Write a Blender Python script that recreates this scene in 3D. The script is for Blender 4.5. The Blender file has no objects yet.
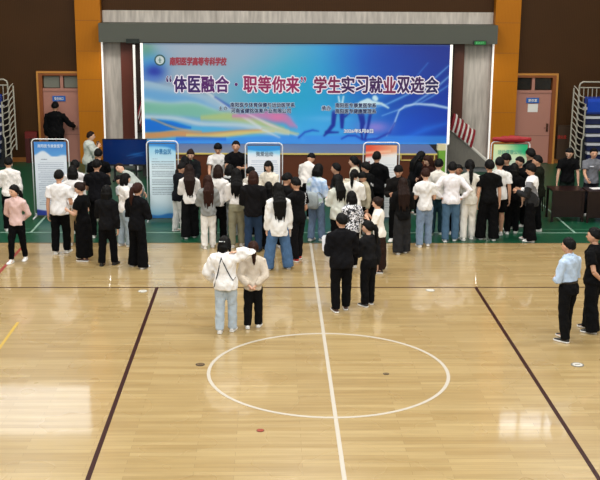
import bpy, math, random
import numpy as np
from mathutils import Matrix, Vector
from mathutils.bvhtree import BVHTree

random.seed(4)
SC = bpy.context.scene
COL = SC.collection
PI = math.pi


# ------------------------------------------------------------------ materials
def lin(c):
    return c / 12.92 if c <= 0.04045 else ((c + 0.055) / 1.055) ** 2.4


def rgb(h):
    h = h.lstrip('#')
    return tuple(lin(int(h[i:i + 2], 16) / 255) for i in (0, 2, 4)) + (1.0,)


_mats = {}


def mat(hexcol, rough=0.6, kind='plain', metal=0.0, spec=0.5, strength=1.0):
    key = (hexcol, rough, kind, metal, spec, strength)
    if key in _mats:
        return _mats[key]
    m = bpy.data.materials.new(kind + '_' + hexcol)
    m.use_nodes = True
    nt = m.node_tree
    N, L = nt.nodes, nt.links
    b = N['Principled BSDF']
    b.inputs['Base Color'].default_value = rgb(hexcol)
    b.inputs['Roughness'].default_value = rough
    b.inputs['Metallic'].default_value = metal
    b.inputs['Specular IOR Level'].default_value = spec
    if kind in ('cloth', 'denim', 'hair', 'wood', 'stone'):
        tc = N.new('ShaderNodeTexCoord')
        mp = N.new('ShaderNodeMapping')
        L.new(tc.outputs['Object'], mp.inputs['Vector'])
        no = N.new('ShaderNodeTexNoise')
        L.new(mp.outputs['Vector'], no.inputs['Vector'])
        sc = {'cloth': (4.5, 4.5, 3.2), 'denim': (9, 9, 3.5), 'hair': (60, 60, 6), 'wood': (14, 14, 1.2), 'stone': (5, 5, 1.5)}[kind]
        mp.inputs['Scale'].default_value = sc
        no.inputs['Detail'].default_value = 1.5 if kind in ('cloth', 'denim') else 4
        mix = N.new('ShaderNodeMix')
        mix.data_type = 'RGBA'
        a = {'cloth': .93, 'denim': .72, 'hair': .6, 'wood': .8, 'stone': .75}[kind]
        z = {'cloth': 1.03, 'denim': 1.22, 'hair': 1.5, 'wood': 1.12, 'stone': 1.18}[kind]
        c = rgb(hexcol)
        mix.inputs['A'].default_value = tuple(min(1, v * a) for v in c[:3]) + (1,)
        mix.inputs['B'].default_value = tuple(min(1, v * z) for v in c[:3]) + (1,)
        L.new(no.outputs['Fac'], mix.inputs['Factor'])
        L.new(mix.outputs['Result'], b.inputs['Base Color'])
        if kind in ('cloth', 'denim'):
            bp = N.new('ShaderNodeBump')
            bp.inputs['Strength'].default_value = .5
            bp.inputs['Distance'].default_value = .03
            L.new(no.outputs['Fac'], bp.inputs['Height'])
            L.new(bp.outputs['Normal'], b.inputs['Normal'])
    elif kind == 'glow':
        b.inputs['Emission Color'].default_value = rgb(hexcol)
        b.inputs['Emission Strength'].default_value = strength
    _mats[key] = m
    return m


def cloth(h):
    return mat(h, .9, 'cloth', spec=.12)


def denim(h):
    return mat(h, .85, 'denim', spec=.2)


def nodes_mat(name, rough=.6):
    m = bpy.data.materials.new(name)
    m.use_nodes = True
    b = m.node_tree.nodes['Principled BSDF']
    b.inputs['Roughness'].default_value = rough
    return m, m.node_tree.nodes, m.node_tree.links, b


def print_mat(rough=.45, glow=0.0):
    """printed or displayed picture: colour comes from the print's own colour layer"""
    m, N, L, b = nodes_mat('printed_picture', rough)
    v = N.new('ShaderNodeVertexColor')
    v.layer_name = 'Col'
    L.new(v.outputs['Color'], b.inputs['Base Color'])
    if glow:
        L.new(v.outputs['Color'], b.inputs['Emission Color'])
        b.inputs['Emission Strength'].default_value = glow
    return m


def wood_floor_mat():
    m, N, L, b = nodes_mat('maple_sports_floor', .2)
    tc = N.new('ShaderNodeTexCoord')
    br = N.new('ShaderNodeTexBrick')
    br.inputs['Scale'].default_value = 1.0
    br.inputs['Brick Width'].default_value = 1.3
    br.inputs['Row Height'].default_value = .11
    br.inputs['Mortar Size'].default_value = .002
    br.inputs['Color1'].default_value = rgb('#b9a172')
    br.inputs['Color2'].default_value = rgb('#a98f60')
    br.inputs['Mortar'].default_value = rgb('#8c7650')
    br.offset = .37
    L.new(tc.outputs['Object'], br.inputs['Vector'])
    mp = N.new('ShaderNodeMapping')
    mp.inputs['Scale'].default_value = (.55, 9, 1)
    L.new(tc.outputs['Object'], mp.inputs['Vector'])
    no = N.new('ShaderNodeTexNoise')
    no.inputs['Scale'].default_value = 1.6
    no.inputs['Detail'].default_value = 5
    L.new(mp.outputs['Vector'], no.inputs['Vector'])
    cr = N.new('ShaderNodeValToRGB')
    cr.color_ramp.elements[0].position = .3
    cr.color_ramp.elements[0].color = (.86, .84, .8, 1)
    cr.color_ramp.elements[1].position = .7
    cr.color_ramp.elements[1].color = (1.08, 1.08, 1.06, 1)
    L.new(no.outputs['Fac'], cr.inputs['Fac'])
    mx = N.new('ShaderNodeMix')
    mx.data_type = 'RGBA'
    mx.blend_type = 'MULTIPLY'
    mx.inputs['Factor'].default_value = 1
    L.new(br.outputs['Color'], mx.inputs['A'])
    L.new(cr.outputs['Color'], mx.inputs['B'])
    L.new(mx.outputs['Result'], b.inputs['Base Color'])
    n2 = N.new('ShaderNodeTexNoise')
    n2.inputs['Scale'].default_value = .9
    L.new(tc.outputs['Object'], n2.inputs['Vector'])
    mr = N.new('ShaderNodeMapRange')
    mr.inputs['To Min'].default_value = .22
    mr.inputs['To Max'].default_value = .34
    L.new(n2.outputs['Fac'], mr.inputs['Value'])
    L.new(mr.outputs['Result'], b.inputs['Roughness'])
    bp = N.new('ShaderNodeBump')
    bp.inputs['Strength'].default_value = .05
    bp.inputs['Distance'].default_value = .01
    L.new(no.outputs['Fac'], bp.inputs['Height'])
    L.new(bp.outputs['Normal'], b.inputs['Normal'])
    b.inputs['Coat Weight'].default_value = .6
    b.inputs['Coat Roughness'].default_value = .055
    return m


def slat_wall_mat(c1, c2, scale, rough=.6):
    """vertical slats or boards: a wave along x"""
    m, N, L, b = nodes_mat('upright_boards', rough)
    b.inputs['Specular IOR Level'].default_value = .2
    tc = N.new('ShaderNodeTexCoord')
    w = N.new('ShaderNodeTexWave')
    w.bands_direction = 'X'
    w.inputs['Scale'].default_value = scale
    w.inputs['Distortion'].default_value = .4
    w.inputs['Detail'].default_value = 1
    L.new(tc.outputs['Object'], w.inputs['Vector'])
    no = N.new('ShaderNodeTexNoise')
    no.inputs['Scale'].default_value = .8
    L.new(tc.outputs['Object'], no.inputs['Vector'])
    ad = N.new('ShaderNodeMath')
    ad.operation = 'MULTIPLY_ADD'
    ad.inputs[1].default_value = .5
    L.new(w.outputs['Fac'], ad.inputs[0])
    L.new(no.outputs['Fac'], ad.inputs[2])
    mx = N.new('ShaderNodeMix')
    mx.data_type = 'RGBA'
    mx.inputs['A'].default_value = rgb(c1)
    mx.inputs['B'].default_value = rgb(c2)
    L.new(ad.outputs[0], mx.inputs['Factor'])
    L.new(mx.outputs['Result'], b.inputs['Base Color'])
    return m


# ------------------------------------------------------------------ mesh helpers
class MB:
    def __init__(s):
        s.v, s.f, s.m = [], [], []

    def add(s, verts, faces, mi=0):
        o = len(s.v)
        s.v += [tuple(map(float, p)) for p in verts]
        s.f += [tuple(i + o for i in f) for f in faces]
        s.m += [mi] * len(faces)
        return s

    def box(s, x0, x1, y0, y1, z0, z1, mi=0):
        v = [(x, y, z) for z in (z0, z1) for y in (y0, y1) for x in (x0, x1)]
        f = [(0, 2, 3, 1), (4, 5, 7, 6), (0, 1, 5, 4), (2, 6, 7, 3), (0, 4, 6, 2), (1, 3, 7, 5)]
        return s.add(v, f, mi)

    def rings(s, rings, mi=0, close=True):
        """rings: list of (n,3) arrays, joined and capped"""
        n = len(rings[0])
        v = [p for r in rings for p in r]
        f = []
        for i in range(len(rings) - 1):
            for k in range(n):
                a, b2 = i * n + k, i * n + (k + 1) % n
                f.append((a, b2, b2 + n, a + n))
        if close:
            f.append(tuple(range(n - 1, -1, -1)))
            f.append(tuple((len(rings) - 1) * n + k for k in range(n)))
        return s.add(v, f, mi)

    def tube(s, path, rad, n=12, ref=(1, 0, 0), mi=0):
        """swept tube; rad: one (ra, rb) or float per point, ra along the side axis nearest to ref"""
        P = [np.array(p, float) for p in path]
        out = []
        for i, p in enumerate(P):
            t = P[min(i + 1, len(P) - 1)] - P[max(i - 1, 0)]
            t = t / (np.linalg.norm(t) + 1e-9)
            a = np.array(ref, float)
            a = a - t * (a @ t)
            if np.linalg.norm(a) < .05:
                a = np.array((0, 1., 0)) - t * t[1]
            a /= np.linalg.norm(a)
            b2 = np.cross(t, a)
            r = rad[i] if isinstance(rad, list) else rad
            ra, rb = (r, r) if isinstance(r, (int, float)) else r
            out.append([p + a * ra * math.cos(q) + b2 * rb * math.sin(q) for q in np.arange(n) * 2 * PI / n])
        return s.rings(out, mi)

    def ball(s, c, r, n=12, m=8, mi=0, rot=None, fn=None):
        v, f = [], []
        r = (r, r, r) if isinstance(r, (int, float)) else r
        for i in range(m + 1):
            th = PI * i / m
            for k in range(n):
                ph = 2 * PI * k / n
                d = np.array((math.sin(th) * math.cos(ph), math.sin(th) * math.sin(ph), math.cos(th)))
                q = fn(d) if fn else d * np.array(r)
                if rot is not None:
                    q = rot @ q
                v.append(np.array(c) + q)
        for i in range(m):
            for k in range(n):
                a, b2 = i * n + k, i * n + (k + 1) % n
                f.append((a, a + n, b2 + n, b2))
        return s.add(v, f, mi)

    def build(s, name, mats, parent=None, loc=None, smooth=False, kind=None):
        me = bpy.data.meshes.new(name)
        me.from_pydata(s.v, [], s.f)
        ms = mats if isinstance(mats, (list, tuple)) else [mats]
        for q in ms:
            me.materials.append(q)
        if len(ms) > 1:
            me.polygons.foreach_set('material_index', s.m)
        if smooth:
            me.polygons.foreach_set('use_smooth', [True] * len(me.polygons))
        me.update()
        o = bpy.data.objects.new(name, me)
        COL.objects.link(o)
        if parent is not None:
            o.parent = parent
        if loc is not None:
            o.location = loc
        if kind:
            o['kind'] = kind
        return o


def tag(o, label=None, cat=None, group=None, kind=None):
    if label:
        o['label'] = label
    if cat:
        o['category'] = cat
    if group:
        o['group'] = group
    if kind:
        o['kind'] = kind
    return o


def empty(name, loc, rz=0.0):
    o = bpy.data.objects.new(name, None)
    COL.objects.link(o)
    o.location = loc
    o.rotation_euler = (0, 0, rz)
    o.empty_display_size = .1
    return o


def structure(name, mb, m, parent=None, label=None):
    o = mb.build(name, m, parent)
    if parent is None:
        o['kind'] = 'structure'
    if label:
        o['label'] = label
    return o


def copy_tree(o, parent=None):
    c = o.copy()
    COL.objects.link(c)
    if parent is not None:
        c.parent = parent
    for ch in list(o.children):
        copy_tree(ch, c)
    return c


_dg = []


def text(body, x0, x1, z0, z1, y, m, parent, name, bold=0.0, shear=0.0, depth=.002, squeeze=True):
    """flat lettering facing the court (-y), fitted into the box x0..x1, z0..z1"""
    c = bpy.data.curves.new(name, 'FONT')
    c.body = body
    c.size = 1
    c.shear = shear
    c.resolution_u = 3
    c.extrude = .01
    t = bpy.data.objects.new('lettering', c)
    COL.objects.link(t)
    dg = bpy.context.evaluated_depsgraph_get()
    me = bpy.data.meshes.new_from_object(t.evaluated_get(dg))
    bpy.data.objects.remove(t)
    n = len(me.vertices)
    a = np.empty(n * 3)
    me.vertices.foreach_get('co', a)
    a = a.reshape(-1, 3)
    lo, hi = a.min(0), a.max(0)
    u = (a[:, 0] - lo[0]) / max(hi[0] - lo[0], 1e-6)
    v = (a[:, 1] - lo[1]) / max(hi[1] - lo[1], 1e-6)
    w = np.stack([x0 + u * (x1 - x0), y - a[:, 2] / .01 * depth * .5, z0 + v * (z1 - z0)], -1)
    if bold > 0:                     # a heavier stroke: the same outline laid side by side
        k = bold * (z1 - z0)
        fs = [tuple(p.vertices) for p in me.polygons]
        sh = [(math.cos(q) * k, math.sin(q) * k) for q in np.arange(8) * PI / 4]
        vv = np.concatenate([w + np.array((dx, -.0003 * j, dz)) for j, (dx, dz) in enumerate(sh)])
        me = bpy.data.meshes.new(name)
        me.from_pydata(vv.tolist(), [], [tuple(i + n * j for i in f) for j in range(8) for f in fs])
    else:
        me.vertices.foreach_set('co', w.ravel())
    me.materials.clear()
    me.materials.append(m)
    me.polygons.foreach_set('material_index', [0] * len(me.polygons))
    me.update()
    me.name = name
    o = bpy.data.objects.new(name, me)
    COL.objects.link(o)
    o.parent = parent
    return o


def picture(name, x0, x1, z0, z1, y, nx, nz, fn, m, parent=None):
    """flat printed picture facing -y; fn(u, v) -> srgb array, u to the right, v downwards, both 0..1"""
    u, v = np.meshgrid(np.linspace(0, 1, nx), np.linspace(0, 1, nz))
    c = np.clip(fn(u, v), 0, 1)
    cl = np.where(c <= .04045, c / 12.92, ((c + .055) / 1.055) ** 2.4)
    X, Z = x0 + u * (x1 - x0), z1 - v * (z1 - z0)
    co = np.stack([X, np.full_like(X, y), Z], -1).reshape(-1, 3)
    i = np.arange(nx * nz).reshape(nz, nx)
    f = np.stack([i[1:, :-1], i[1:, 1:], i[:-1, 1:], i[:-1, :-1]], -1).reshape(-1, 4)
    me = bpy.data.meshes.new(name)
    me.from_pydata(co.tolist(), [], f.tolist())
    at = me.color_attributes.new('Col', 'FLOAT_COLOR', 'POINT')
    at.data.foreach_set('color', np.concatenate([cl, np.ones(cl.shape[:2] + (1,))], -1).reshape(-1).astype(np.float32))
    me.materials.append(m)
    o = bpy.data.objects.new(name, me)
    COL.objects.link(o)
    if parent is not None:
        o.parent = parent
    return o


def S(x):
    return int(x[1:3], 16) / 255, int(x[3:5], 16) / 255, int(x[5:7], 16) / 255


class Paint:
    """soft-edged layers for the printed pictures"""

    def __init__(s, x, y, base):
        s.x, s.y = x, y
        s.c = np.zeros(x.shape + (3,)) + np.array(S(base))

    def mixin(s, mask, col):
        mask = np.clip(mask, 0, 1)[..., None]
        s.c = s.c * (1 - mask) + np.array(S(col)) * mask

    def blob(s, cx, cy, rx, ry, col, a=1., p=1.0):
        s.mixin(a * np.exp(-(((s.x - cx) / rx) ** 2 + ((s.y - cy) / ry) ** 2) ** p), col)

    def band(s, pts, half, col, a=1., soft=1.0, xr=None):
        """ribbon along a polyline y(x) with half width (number or list)"""
        px, py = zip(*pts)
        yc = np.interp(s.x, px, py)
        yc = sum(np.interp(s.x + d, px, py) for d in (-8, -4, 0, 4, 8)) / 5
        h = np.interp(s.x, px, half) if isinstance(half, (list, tuple)) else half
        k = 1 / (1 + np.exp((np.abs(s.y - yc) - h) / max(soft * .5, .05)))
        k = k / (1 / (1 + np.exp(-h / max(soft * .5, .05))))
        k = k * (s.x >= px[0] - .5) * (s.x <= px[-1] + .5)
        s.mixin(a * k, col)

    def below(s, pts, col, a=1., soft=1.0):
        px, py = zip(*pts)
        yc = sum(np.interp(s.x + d, px, py) for d in (-8, -4, 0, 4, 8)) / 5
        s.mixin(a / (1 + np.exp(-(s.y - yc) / max(soft * .5, .05))), col)

    def stroke(s, pts, w, col, a=1., soft=.6):
        d = np.full(s.x.shape, 1e9)
        for k in range(len(pts) - 1):
            (ax, ay), (bx, by) = pts[k], pts[k + 1]
            l2 = (bx - ax) ** 2 + (by - ay) ** 2
            t = np.clip(((s.x - ax) * (bx - ax) + (s.y - ay) * (by - ay)) / l2, 0, 1)
            ww = w[k] * (1 - t) + w[k + 1] * t if isinstance(w, (list, tuple)) else w
            d = np.minimum(d, np.hypot(s.x - ax - t * (bx - ax), s.y - ay - t * (by - ay)) - ww)
        s.mixin(a / (1 + np.exp(d / (soft * .5))), col)

AMBIENT, LAMP, LAMP_BACK, DAY, EXPOSURE = .12, 340, 160, 1000, 0.0



# ------------------------------------------------------------------ the hall
WOOD_END = 8.04          # the boards stop here and the green floor begins
WALL = 18.6              # the stage wall
floor = structure('floor', MB().box(-13, 13, -9, WOOD_END, -.1, 0), wood_floor_mat())
GREEN = mat('#084b30', .35, 'plain')
structure('floor', MB().box(-13, 13, WOOD_END, 19.2, -.1, .004), GREEN)

LINE_WHITE, LINE_DARK, LINE_RED, LINE_YEL = mat('#bfb7a8', .4), mat('#300d07', .45, spec=.2), mat('#96302a', .4), mat('#c4a440', .4)


def line(name, x0, x1, y0, y1, m, z=.001, label=None):
    o = MB().box(x0, x1, y0, y1, z, z + .0015).build(name, m, floor)
    if label:
        o['label'] = label
    return o


line('sideline', -13, 13, 4.5, 4.545, LINE_DARK, label='thin dark brown line across the boards')
line('attack_line', -3.03, -2.97, -9, 4.5, LINE_DARK, label='dark red-brown line')
line('attack_line', 2.97, 3.03, -9, 4.5, LINE_DARK, label='dark red-brown line')
line('centre_line', -.027, .027, -9, WOOD_END, LINE_WHITE, .0015, label='white line')
line('side_boundary', -6.22, -6.16, 4.9, WOOD_END, LINE_RED, label='red line')
line('lane_line', -5.15, -5.10, -9, 2.4, LINE_YEL, label='yellow line')
ci = MB()
n = 96
v, f = [], []
for k in range(n):
    a = 2 * PI * k / n
    for r, z in ((1.80, .0037), (1.75, .0037), (1.75, .0005), (1.80, .0005)):
        v.append((r * math.cos(a) - .012, r * math.sin(a), z))
for k in range(n):
    for q in range(4):
        a, b = k * 4 + q, k * 4 + (q + 1) % 4
        c, d = ((k + 1) % n) * 4 + (q + 1) % 4, ((k + 1) % n) * 4 + q
        f.append((a, b, c, d))
ci.add(v, f)
o = ci.build('centre_circle', LINE_WHITE, floor)
o['label'] = 'white circle'
green_floor = [q for q in bpy.data.objects if q.name.startswith('floor.')][0]


def gline(x0, x1, y0, y1, m):
    MB().box(x0, x1, y0, y1, .0045, .006).build('court_line', m, green_floor)


gline(-13, 13, 9.0, 9.045, mat('#8fb09e', .5))
gline(-13, 13, 9.36, 9.39, mat('#3f7a5c', .5))
gline(-6.31, -6.26, 9.045, 18, mat('#8fb09e', .5))
gline(6.06, 6.11, 9.045, 18, mat('#8fb09e', .5))
line('board_end', -13, 13, WOOD_END - .05, WOOD_END, mat('#8d6c45', .5), label='brown strip where the boards end')


def socket(x, y, r, ring, plate, label):
    t = empty('floor_socket', (x, y, .002))
    tag(t, label, 'floor socket', 'round covers let into the court')
    m = MB()
    m.rings([[(q * math.cos(a), q * math.sin(a), z) for a in np.arange(24) * PI / 12] for q, z in ((r, 0), (r, .004), (r * .8, .006))])
    m.build('rim', ring, t)
    m = MB()
    m.rings([[(q * math.cos(a), q * math.sin(a), z) for a in np.arange(24) * PI / 12] for q, z in ((r * .78, .004), (r * .76, .008))])
    m.build('cover', plate, t)
    m = MB().box(-r * .4, r * .4, -r * .1, r * .1, .008, .011)
    m.build('pull', ring, t)


socket(-3.24, 4.27, .085, mat('#b9b8b0', .4), mat('#d2cfc4', .4), 'pale round floor cover beside the far end of a dark line, nearest the crowd')
socket(2.11, 4.32, .085, mat('#b9b8b0', .4), mat('#d2cfc4', .4), 'pale round floor cover out on open boards right before the thin dark line')
socket(-1.93, .3, .07, mat('#2e251c', .5), mat('#6a5232', .5), 'dark brown round floor cover just outside the white circle')
socket(-1.0, -2.2, .05, mat('#6e2417', .5), mat('#a0402a', .5), 'small red-brown round floor cover in the boards outside the white circle')
socket(.84, -.12, .045, mat('#3c3022', .5), mat('#6f5c3c', .5), 'small brown round floor cover inside the white circle')
socket(3.79, .25, .1, mat('#77736a', .4), mat('#c9c6bd', .4), 'grey and white round floor cover before the person in a light blue shirt')

# walls
DARK_WALL = slat_wall_mat('#36210a', '#472c11', 6.0)
ORANGE = slat_wall_mat('#a9640a', '#bd7410', 7.5, .5)
GREYWALL = nodes_mat('grey_panels', .32)
m_, N_, L_, b_ = GREYWALL
GREYWALL = m_
tc = N_.new('ShaderNodeTexCoord')
mp = N_.new('ShaderNodeMapping')
mp.inputs['Scale'].default_value = (7, 7, .8)
L_.new(tc.outputs['Object'], mp.inputs['Vector'])
no = N_.new('ShaderNodeTexNoise')
no.inputs['Scale'].default_value = 1.5
no.inputs['Detail'].default_value = 5
L_.new(mp.outputs['Vector'], no.inputs['Vector'])
mx = N_.new('ShaderNodeMix')
mx.data_type = 'RGBA'
mx.inputs['A'].default_value = rgb('#7a7167')
mx.inputs['B'].default_value = rgb('#f4ece0')
L_.new(no.outputs['Fac'], mx.inputs['Factor'])
L_.new(mx.outputs['Result'], b_.inputs['Base Color'])

WIN = {1: (-9.9, -6.5, 7.25, 9.2), 2: (6.5, 8.95, 8.3, 9.25)}
# stage wall, built round the high windows
w = MB()
w.box(-13, -5.93, WALL, WALL + .3, 0, 7.25).box(5.85, 13, WALL, WALL + .3, 0, 8.3)
w.box(-13, WIN[1][0], WALL, WALL + .3, 7.25, 10.4).box(WIN[1][1], -5.93, WALL, WALL + .3, 7.25, 10.4)
w.box(WIN[1][0], WIN[1][1], WALL, WALL + .3, 9.2, 10.4)
w.box(5.85, WIN[2][0], WALL, WALL + .3, 8.3, 10.4).box(WIN[2][1], 13, WALL, WALL + .3, 8.3, 10.4)
w.box(WIN[2][0], WIN[2][1], WALL, WALL + .3, 9.25, 10.4)
w.box(-5.93, 5.85, WALL, WALL + .3, 4.6, 10.4)
structure('wall_stage', w, DARK_WALL)
structure('wall_stage_recess', MB().box(-5.93, 5.85, WALL, WALL + .3, 0, 4.6), GREYWALL)
structure('wall_left', MB().box(-13.3, -13, -9, 18.9, 0, 10.4), mat('#b9b2a4', .8))
structure('wall_right', MB().box(13, 13.3, -9, 18.9, 0, 10.4), mat('#b9b2a4', .8))
structure('ceiling', MB().box(-13.3, 13.3, -9, 18.9, 10.4, 10.6), mat('#c9c7c0', .8))

for k, (x0, x1, z0, z1) in WIN.items():
    wn = structure('window_%d' % k, MB().box(x0, x1, WALL + .2, WALL + .22, z0, z1), mat('#eef4fb', .4, 'glow', strength=5.0))
    fr = MB().box(x0 - .06, x0 + .03, WALL - .03, WALL + .2, z0 - .06, z1 + .06).box(x1 - .03, x1 + .06, WALL - .03, WALL + .2, z0 - .06, z1 + .06)
    fr.box(x0, x1, WALL - .03, WALL + .2, z0 - .06, z0 + .03).box(x0, x1, WALL - .03, WALL + .2, z1 - .03, z1 + .06)
    for q in range(1, 3 if k == 2 else 1):
        xx = x0 + (x1 - x0) * q / 3
        fr.box(xx - .03, xx + .03, WALL, WALL + .2, z0, z1)
    fr.build('window_frame', mat('#8c8880', .5), wn)
    lo = MB()
    nl = int((z1 - z0) / (.32 if k == 2 else .24))
    for q in range(nl):
        zz = z0 + (q + .5) * (z1 - z0) / nl
        lo.box(x0, x1, WALL + .03, WALL + .15, zz - .035, zz + .035)
    lo.build('louvre', mat('#8c8880', .5), wn)

# orange pillars with pale edge strips
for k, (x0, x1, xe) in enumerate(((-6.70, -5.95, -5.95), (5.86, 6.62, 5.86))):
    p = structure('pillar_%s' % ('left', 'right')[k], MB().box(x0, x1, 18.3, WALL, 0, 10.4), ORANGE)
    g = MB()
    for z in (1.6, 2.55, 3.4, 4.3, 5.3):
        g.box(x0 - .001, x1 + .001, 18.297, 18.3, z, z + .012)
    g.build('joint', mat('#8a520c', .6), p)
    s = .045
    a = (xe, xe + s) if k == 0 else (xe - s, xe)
    structure('trim_%d' % (k + 1), MB().box(a[0], a[1], 18.27, 18.36, 0, 3.72), mat('#fbf8f0', .4, 'glow', strength=.45))  # weak glow added to the strips to lift their white
# fascia beam over the stage, wood strips at the stage opening
fas = structure('trim_3', MB().box(-5.95, 5.86, 17.85, WALL, 3.70, 4.25), mat('#55584f', .6))
structure('trim_4', MB().box(-5.38, -4.98, 18.3, WALL, 0, 3.7), mat('#5e2410', .5))
structure('trim_5', MB().box(4.63, 4.97, 18.3, WALL, 0, 3.7), mat('#552a17', .5))
structure('trim_6', MB().box(-4.98, 4.63, 18.1, WALL, 0.99, 3.7), mat('#2a1a14', .8))
# skirting
structure('baseboard_left', MB().box(-13, -7.96, 18.55, WALL, 0, .14), mat('#9c5f20', .5))
structure('baseboard_right', MB().box(7.95, 13, 18.55, WALL, 0, .14), mat('#9c5f20', .5))
# grey stone plinth behind the stage ends
structure('trim_7', MB().box(-5.93, -3.7, 17.4, WALL, 0, .16), mat('#77797a', .5, 'stone'))
structure('trim_8', MB().box(3.72, 5.85, 17.0, WALL, 0, .16), mat('#77797a', .5, 'stone'))

# doors
FRAME, LEAF = mat('#8a4a1c', .45), mat('#b27c6c', .5)
BLUE_SIGN, WHITE = mat('#1f63b8', .4), mat('#eceae4', .5)


def door(n, x0, x1, frame_left, frame_right, sx0, sx1, hx, words, dark_glass, paper):
    d = structure('door_%d' % n, MB().box(x0, x1, 18.53, 18.59, .02, 2.19), LEAF)
    fr = MB()
    if frame_left:
        fr.box(x0 - .17, x0, 18.45, 18.6, 0, 2.66)
    if frame_right:
        fr.box(x1, x1 + .17, 18.45, 18.6, 0, 2.66)
    fr.box(x0 - (.17 if frame_left else 0), x1 + (.17 if frame_right else 0), 18.45, 18.6, 2.66, 2.79)
    fr.build('door_frame', FRAME, d)
    fe = MB()
    if frame_left:
        fe.box(x0 - .17, x0 - .11, 18.44, 18.45, 0, 2.79)
    if frame_right:
        fe.box(x1 + .11, x1 + .17, 18.44, 18.45, 0, 2.79)
    fe.box(x0 - (.11 if frame_left else 0), x1 + (.11 if frame_right else 0), 18.44, 18.45, 2.73, 2.79)
    fe.build('frame_edge', mat('#c48538', .45), d)['label'] = 'light brown edge'
    MB().box(x0, x1, 18.5, 18.59, 2.19, 2.27).build('transom_bar', LEAF, d)
    mid = (x0 + x1) / 2 + (.02 if n == 1 else -.02)
    MB().box(mid - .045, mid + .045, 18.5, 18.59, 2.27, 2.66).build('transom_post', LEAF, d)
    gl = mat('#16181a', .08) if dark_glass else mat('#787a70', .12)
    for a, b in ((x0, mid - .045), (mid + .045, x1)):
        MB().box(a + .03, b - .03, 18.56, 18.58, 2.29, 2.63).build('transom_pane', gl, d)
    MB().box(x0, x1, 18.527, 18.53, .86, .875).build('panel_groove', mat('#7f5446', .6), d)
    pl = MB().box(sx0, sx1, 18.5, 18.53, 1.88, 2.04).build('door_plate', BLUE_SIGN, d)
    pl['label'] = 'blue plate with white characters'
    text(words, sx0 + .06, sx1 - .06, 1.915, 2.005, 18.497, WHITE, pl, 'plate_text', .02)
    h = MB().box(hx - .03, hx + .03, 18.50, 18.53, 1.0, 1.25)
    h.tube([(hx, 18.5, 1.12), (hx, 18.45, 1.12), (hx - .11, 18.45, 1.12)], .012, 8)
    h.build('door_handle', mat('#53301f', .35, metal=.4), d)
    if paper:
        q = MB().box(sx0 + .06, sx1 - .02, 18.52, 18.53, 1.60, 1.85).build('notice', WHITE, d)
        q['label'] = 'white paper notice'
    return d


door(1, -7.79, -6.68, True, False, -7.51, -7.12, -6.92, '安全出口', False, False)
door(2, 6.62, 7.74, False, True, 6.97, 7.36, 7.66, '更衣室', True, True)

# ------------------------------------------------------------------ stage
stage = structure('floor_stage', MB().box(-3.75, 3.62, 14.1, 18.1, 0, .985), mat('#5c2a0e', .45, 'wood'))
MB().box(-4.5, 4.15, 15.65, 18.1, .1, .985).build('stage_wing', mat('#24201e', .5), stage)
MB().box(-3.75, 3.62, 14.08, 18.1, .985, 1.01).build('stage_boards', mat('#6a7490', .4), stage)['label'] = 'glossy grey stage boards'
YEL = mat('#d8c06a', .4)
MB().box(-3.75, 3.62, 14.06, 14.1, .975, 1.015).build('edge_strip', YEL, stage)['label'] = 'pale yellow edge strip'
for x0, x1 in ((2.62, 3.56), (-3.7, -3.12)):
    q = MB()
    q.box(x0, x1, 14.075, 14.1, .82, .845).box(x0, x0 + .03, 14.075, 14.1, .82, .975).box(x1 - .03, x1, 14.075, 14.1, .82, .975)
    q.build('front_moulding', YEL, stage)['label'] = 'pale yellow moulding'

t = empty('block_stand', (3.77, 14.3, 0))
tag(t, 'lime green and cream block standing at the end of the stage front', 'block')
MB().box(-.1, .09, -.1, .1, 0, 1.08).build('base', mat('#74ab36', .5), t)
MB().box(-.13, .09, -.1, .1, 1.08, 1.24).build('top', mat('#ded3a8', .5), t)['label'] = 'cream top'
MB().box(.09, .13, -.1, .1, 0, 1.24).build('edge', WHITE, t)

# stairs at the end of the stage
t = empty('stage_stairs', (0, 0, 0))
tag(t, 'grey stone steps with a sloping white rail at the end of the stage', 'stairs')
STONE = mat('#7d7870', .35, 'stone')
prof = [(3.75, 1.0)]
m = MB()
ns = 6
for k in range(ns):
    x0, x1 = 4.45 + k * (5.6 - 4.45) / ns, 4.45 + (k + 1) * (5.6 - 4.45) / ns
    m.box(x0, x1, 17.02, 17.95, .16, 1.0 - k * .14)
m.build('steps', STONE, t)
m = MB()
m.add([(4.36, 16.92, .16), (5.62, 16.92, .16), (5.62, 16.92, .22), (4.36, 16.92, 1.30), (4.36, 17.0, .16), (5.62, 17.0, .16), (5.62, 17.0, .22), (4.36, 17.0, 1.30)],
      [(0, 1, 2, 3), (7, 6, 5, 4), (0, 4, 5, 1), (1, 5, 6, 2), (2, 6, 7, 3), (3, 7, 4, 0)])
m.build('side_wall', STONE, t)
m = MB()
m.tube([(4.34, 16.96, 1.36), (5.64, 16.96, .25)], (.045, .045), 8)
m.tube([(4.36, 16.96, .2), (4.36, 16.96, 1.38)], .03, 8)
m.build('rail', mat('#e2ded4', .4), t)['label'] = 'white sloping rail'


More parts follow.
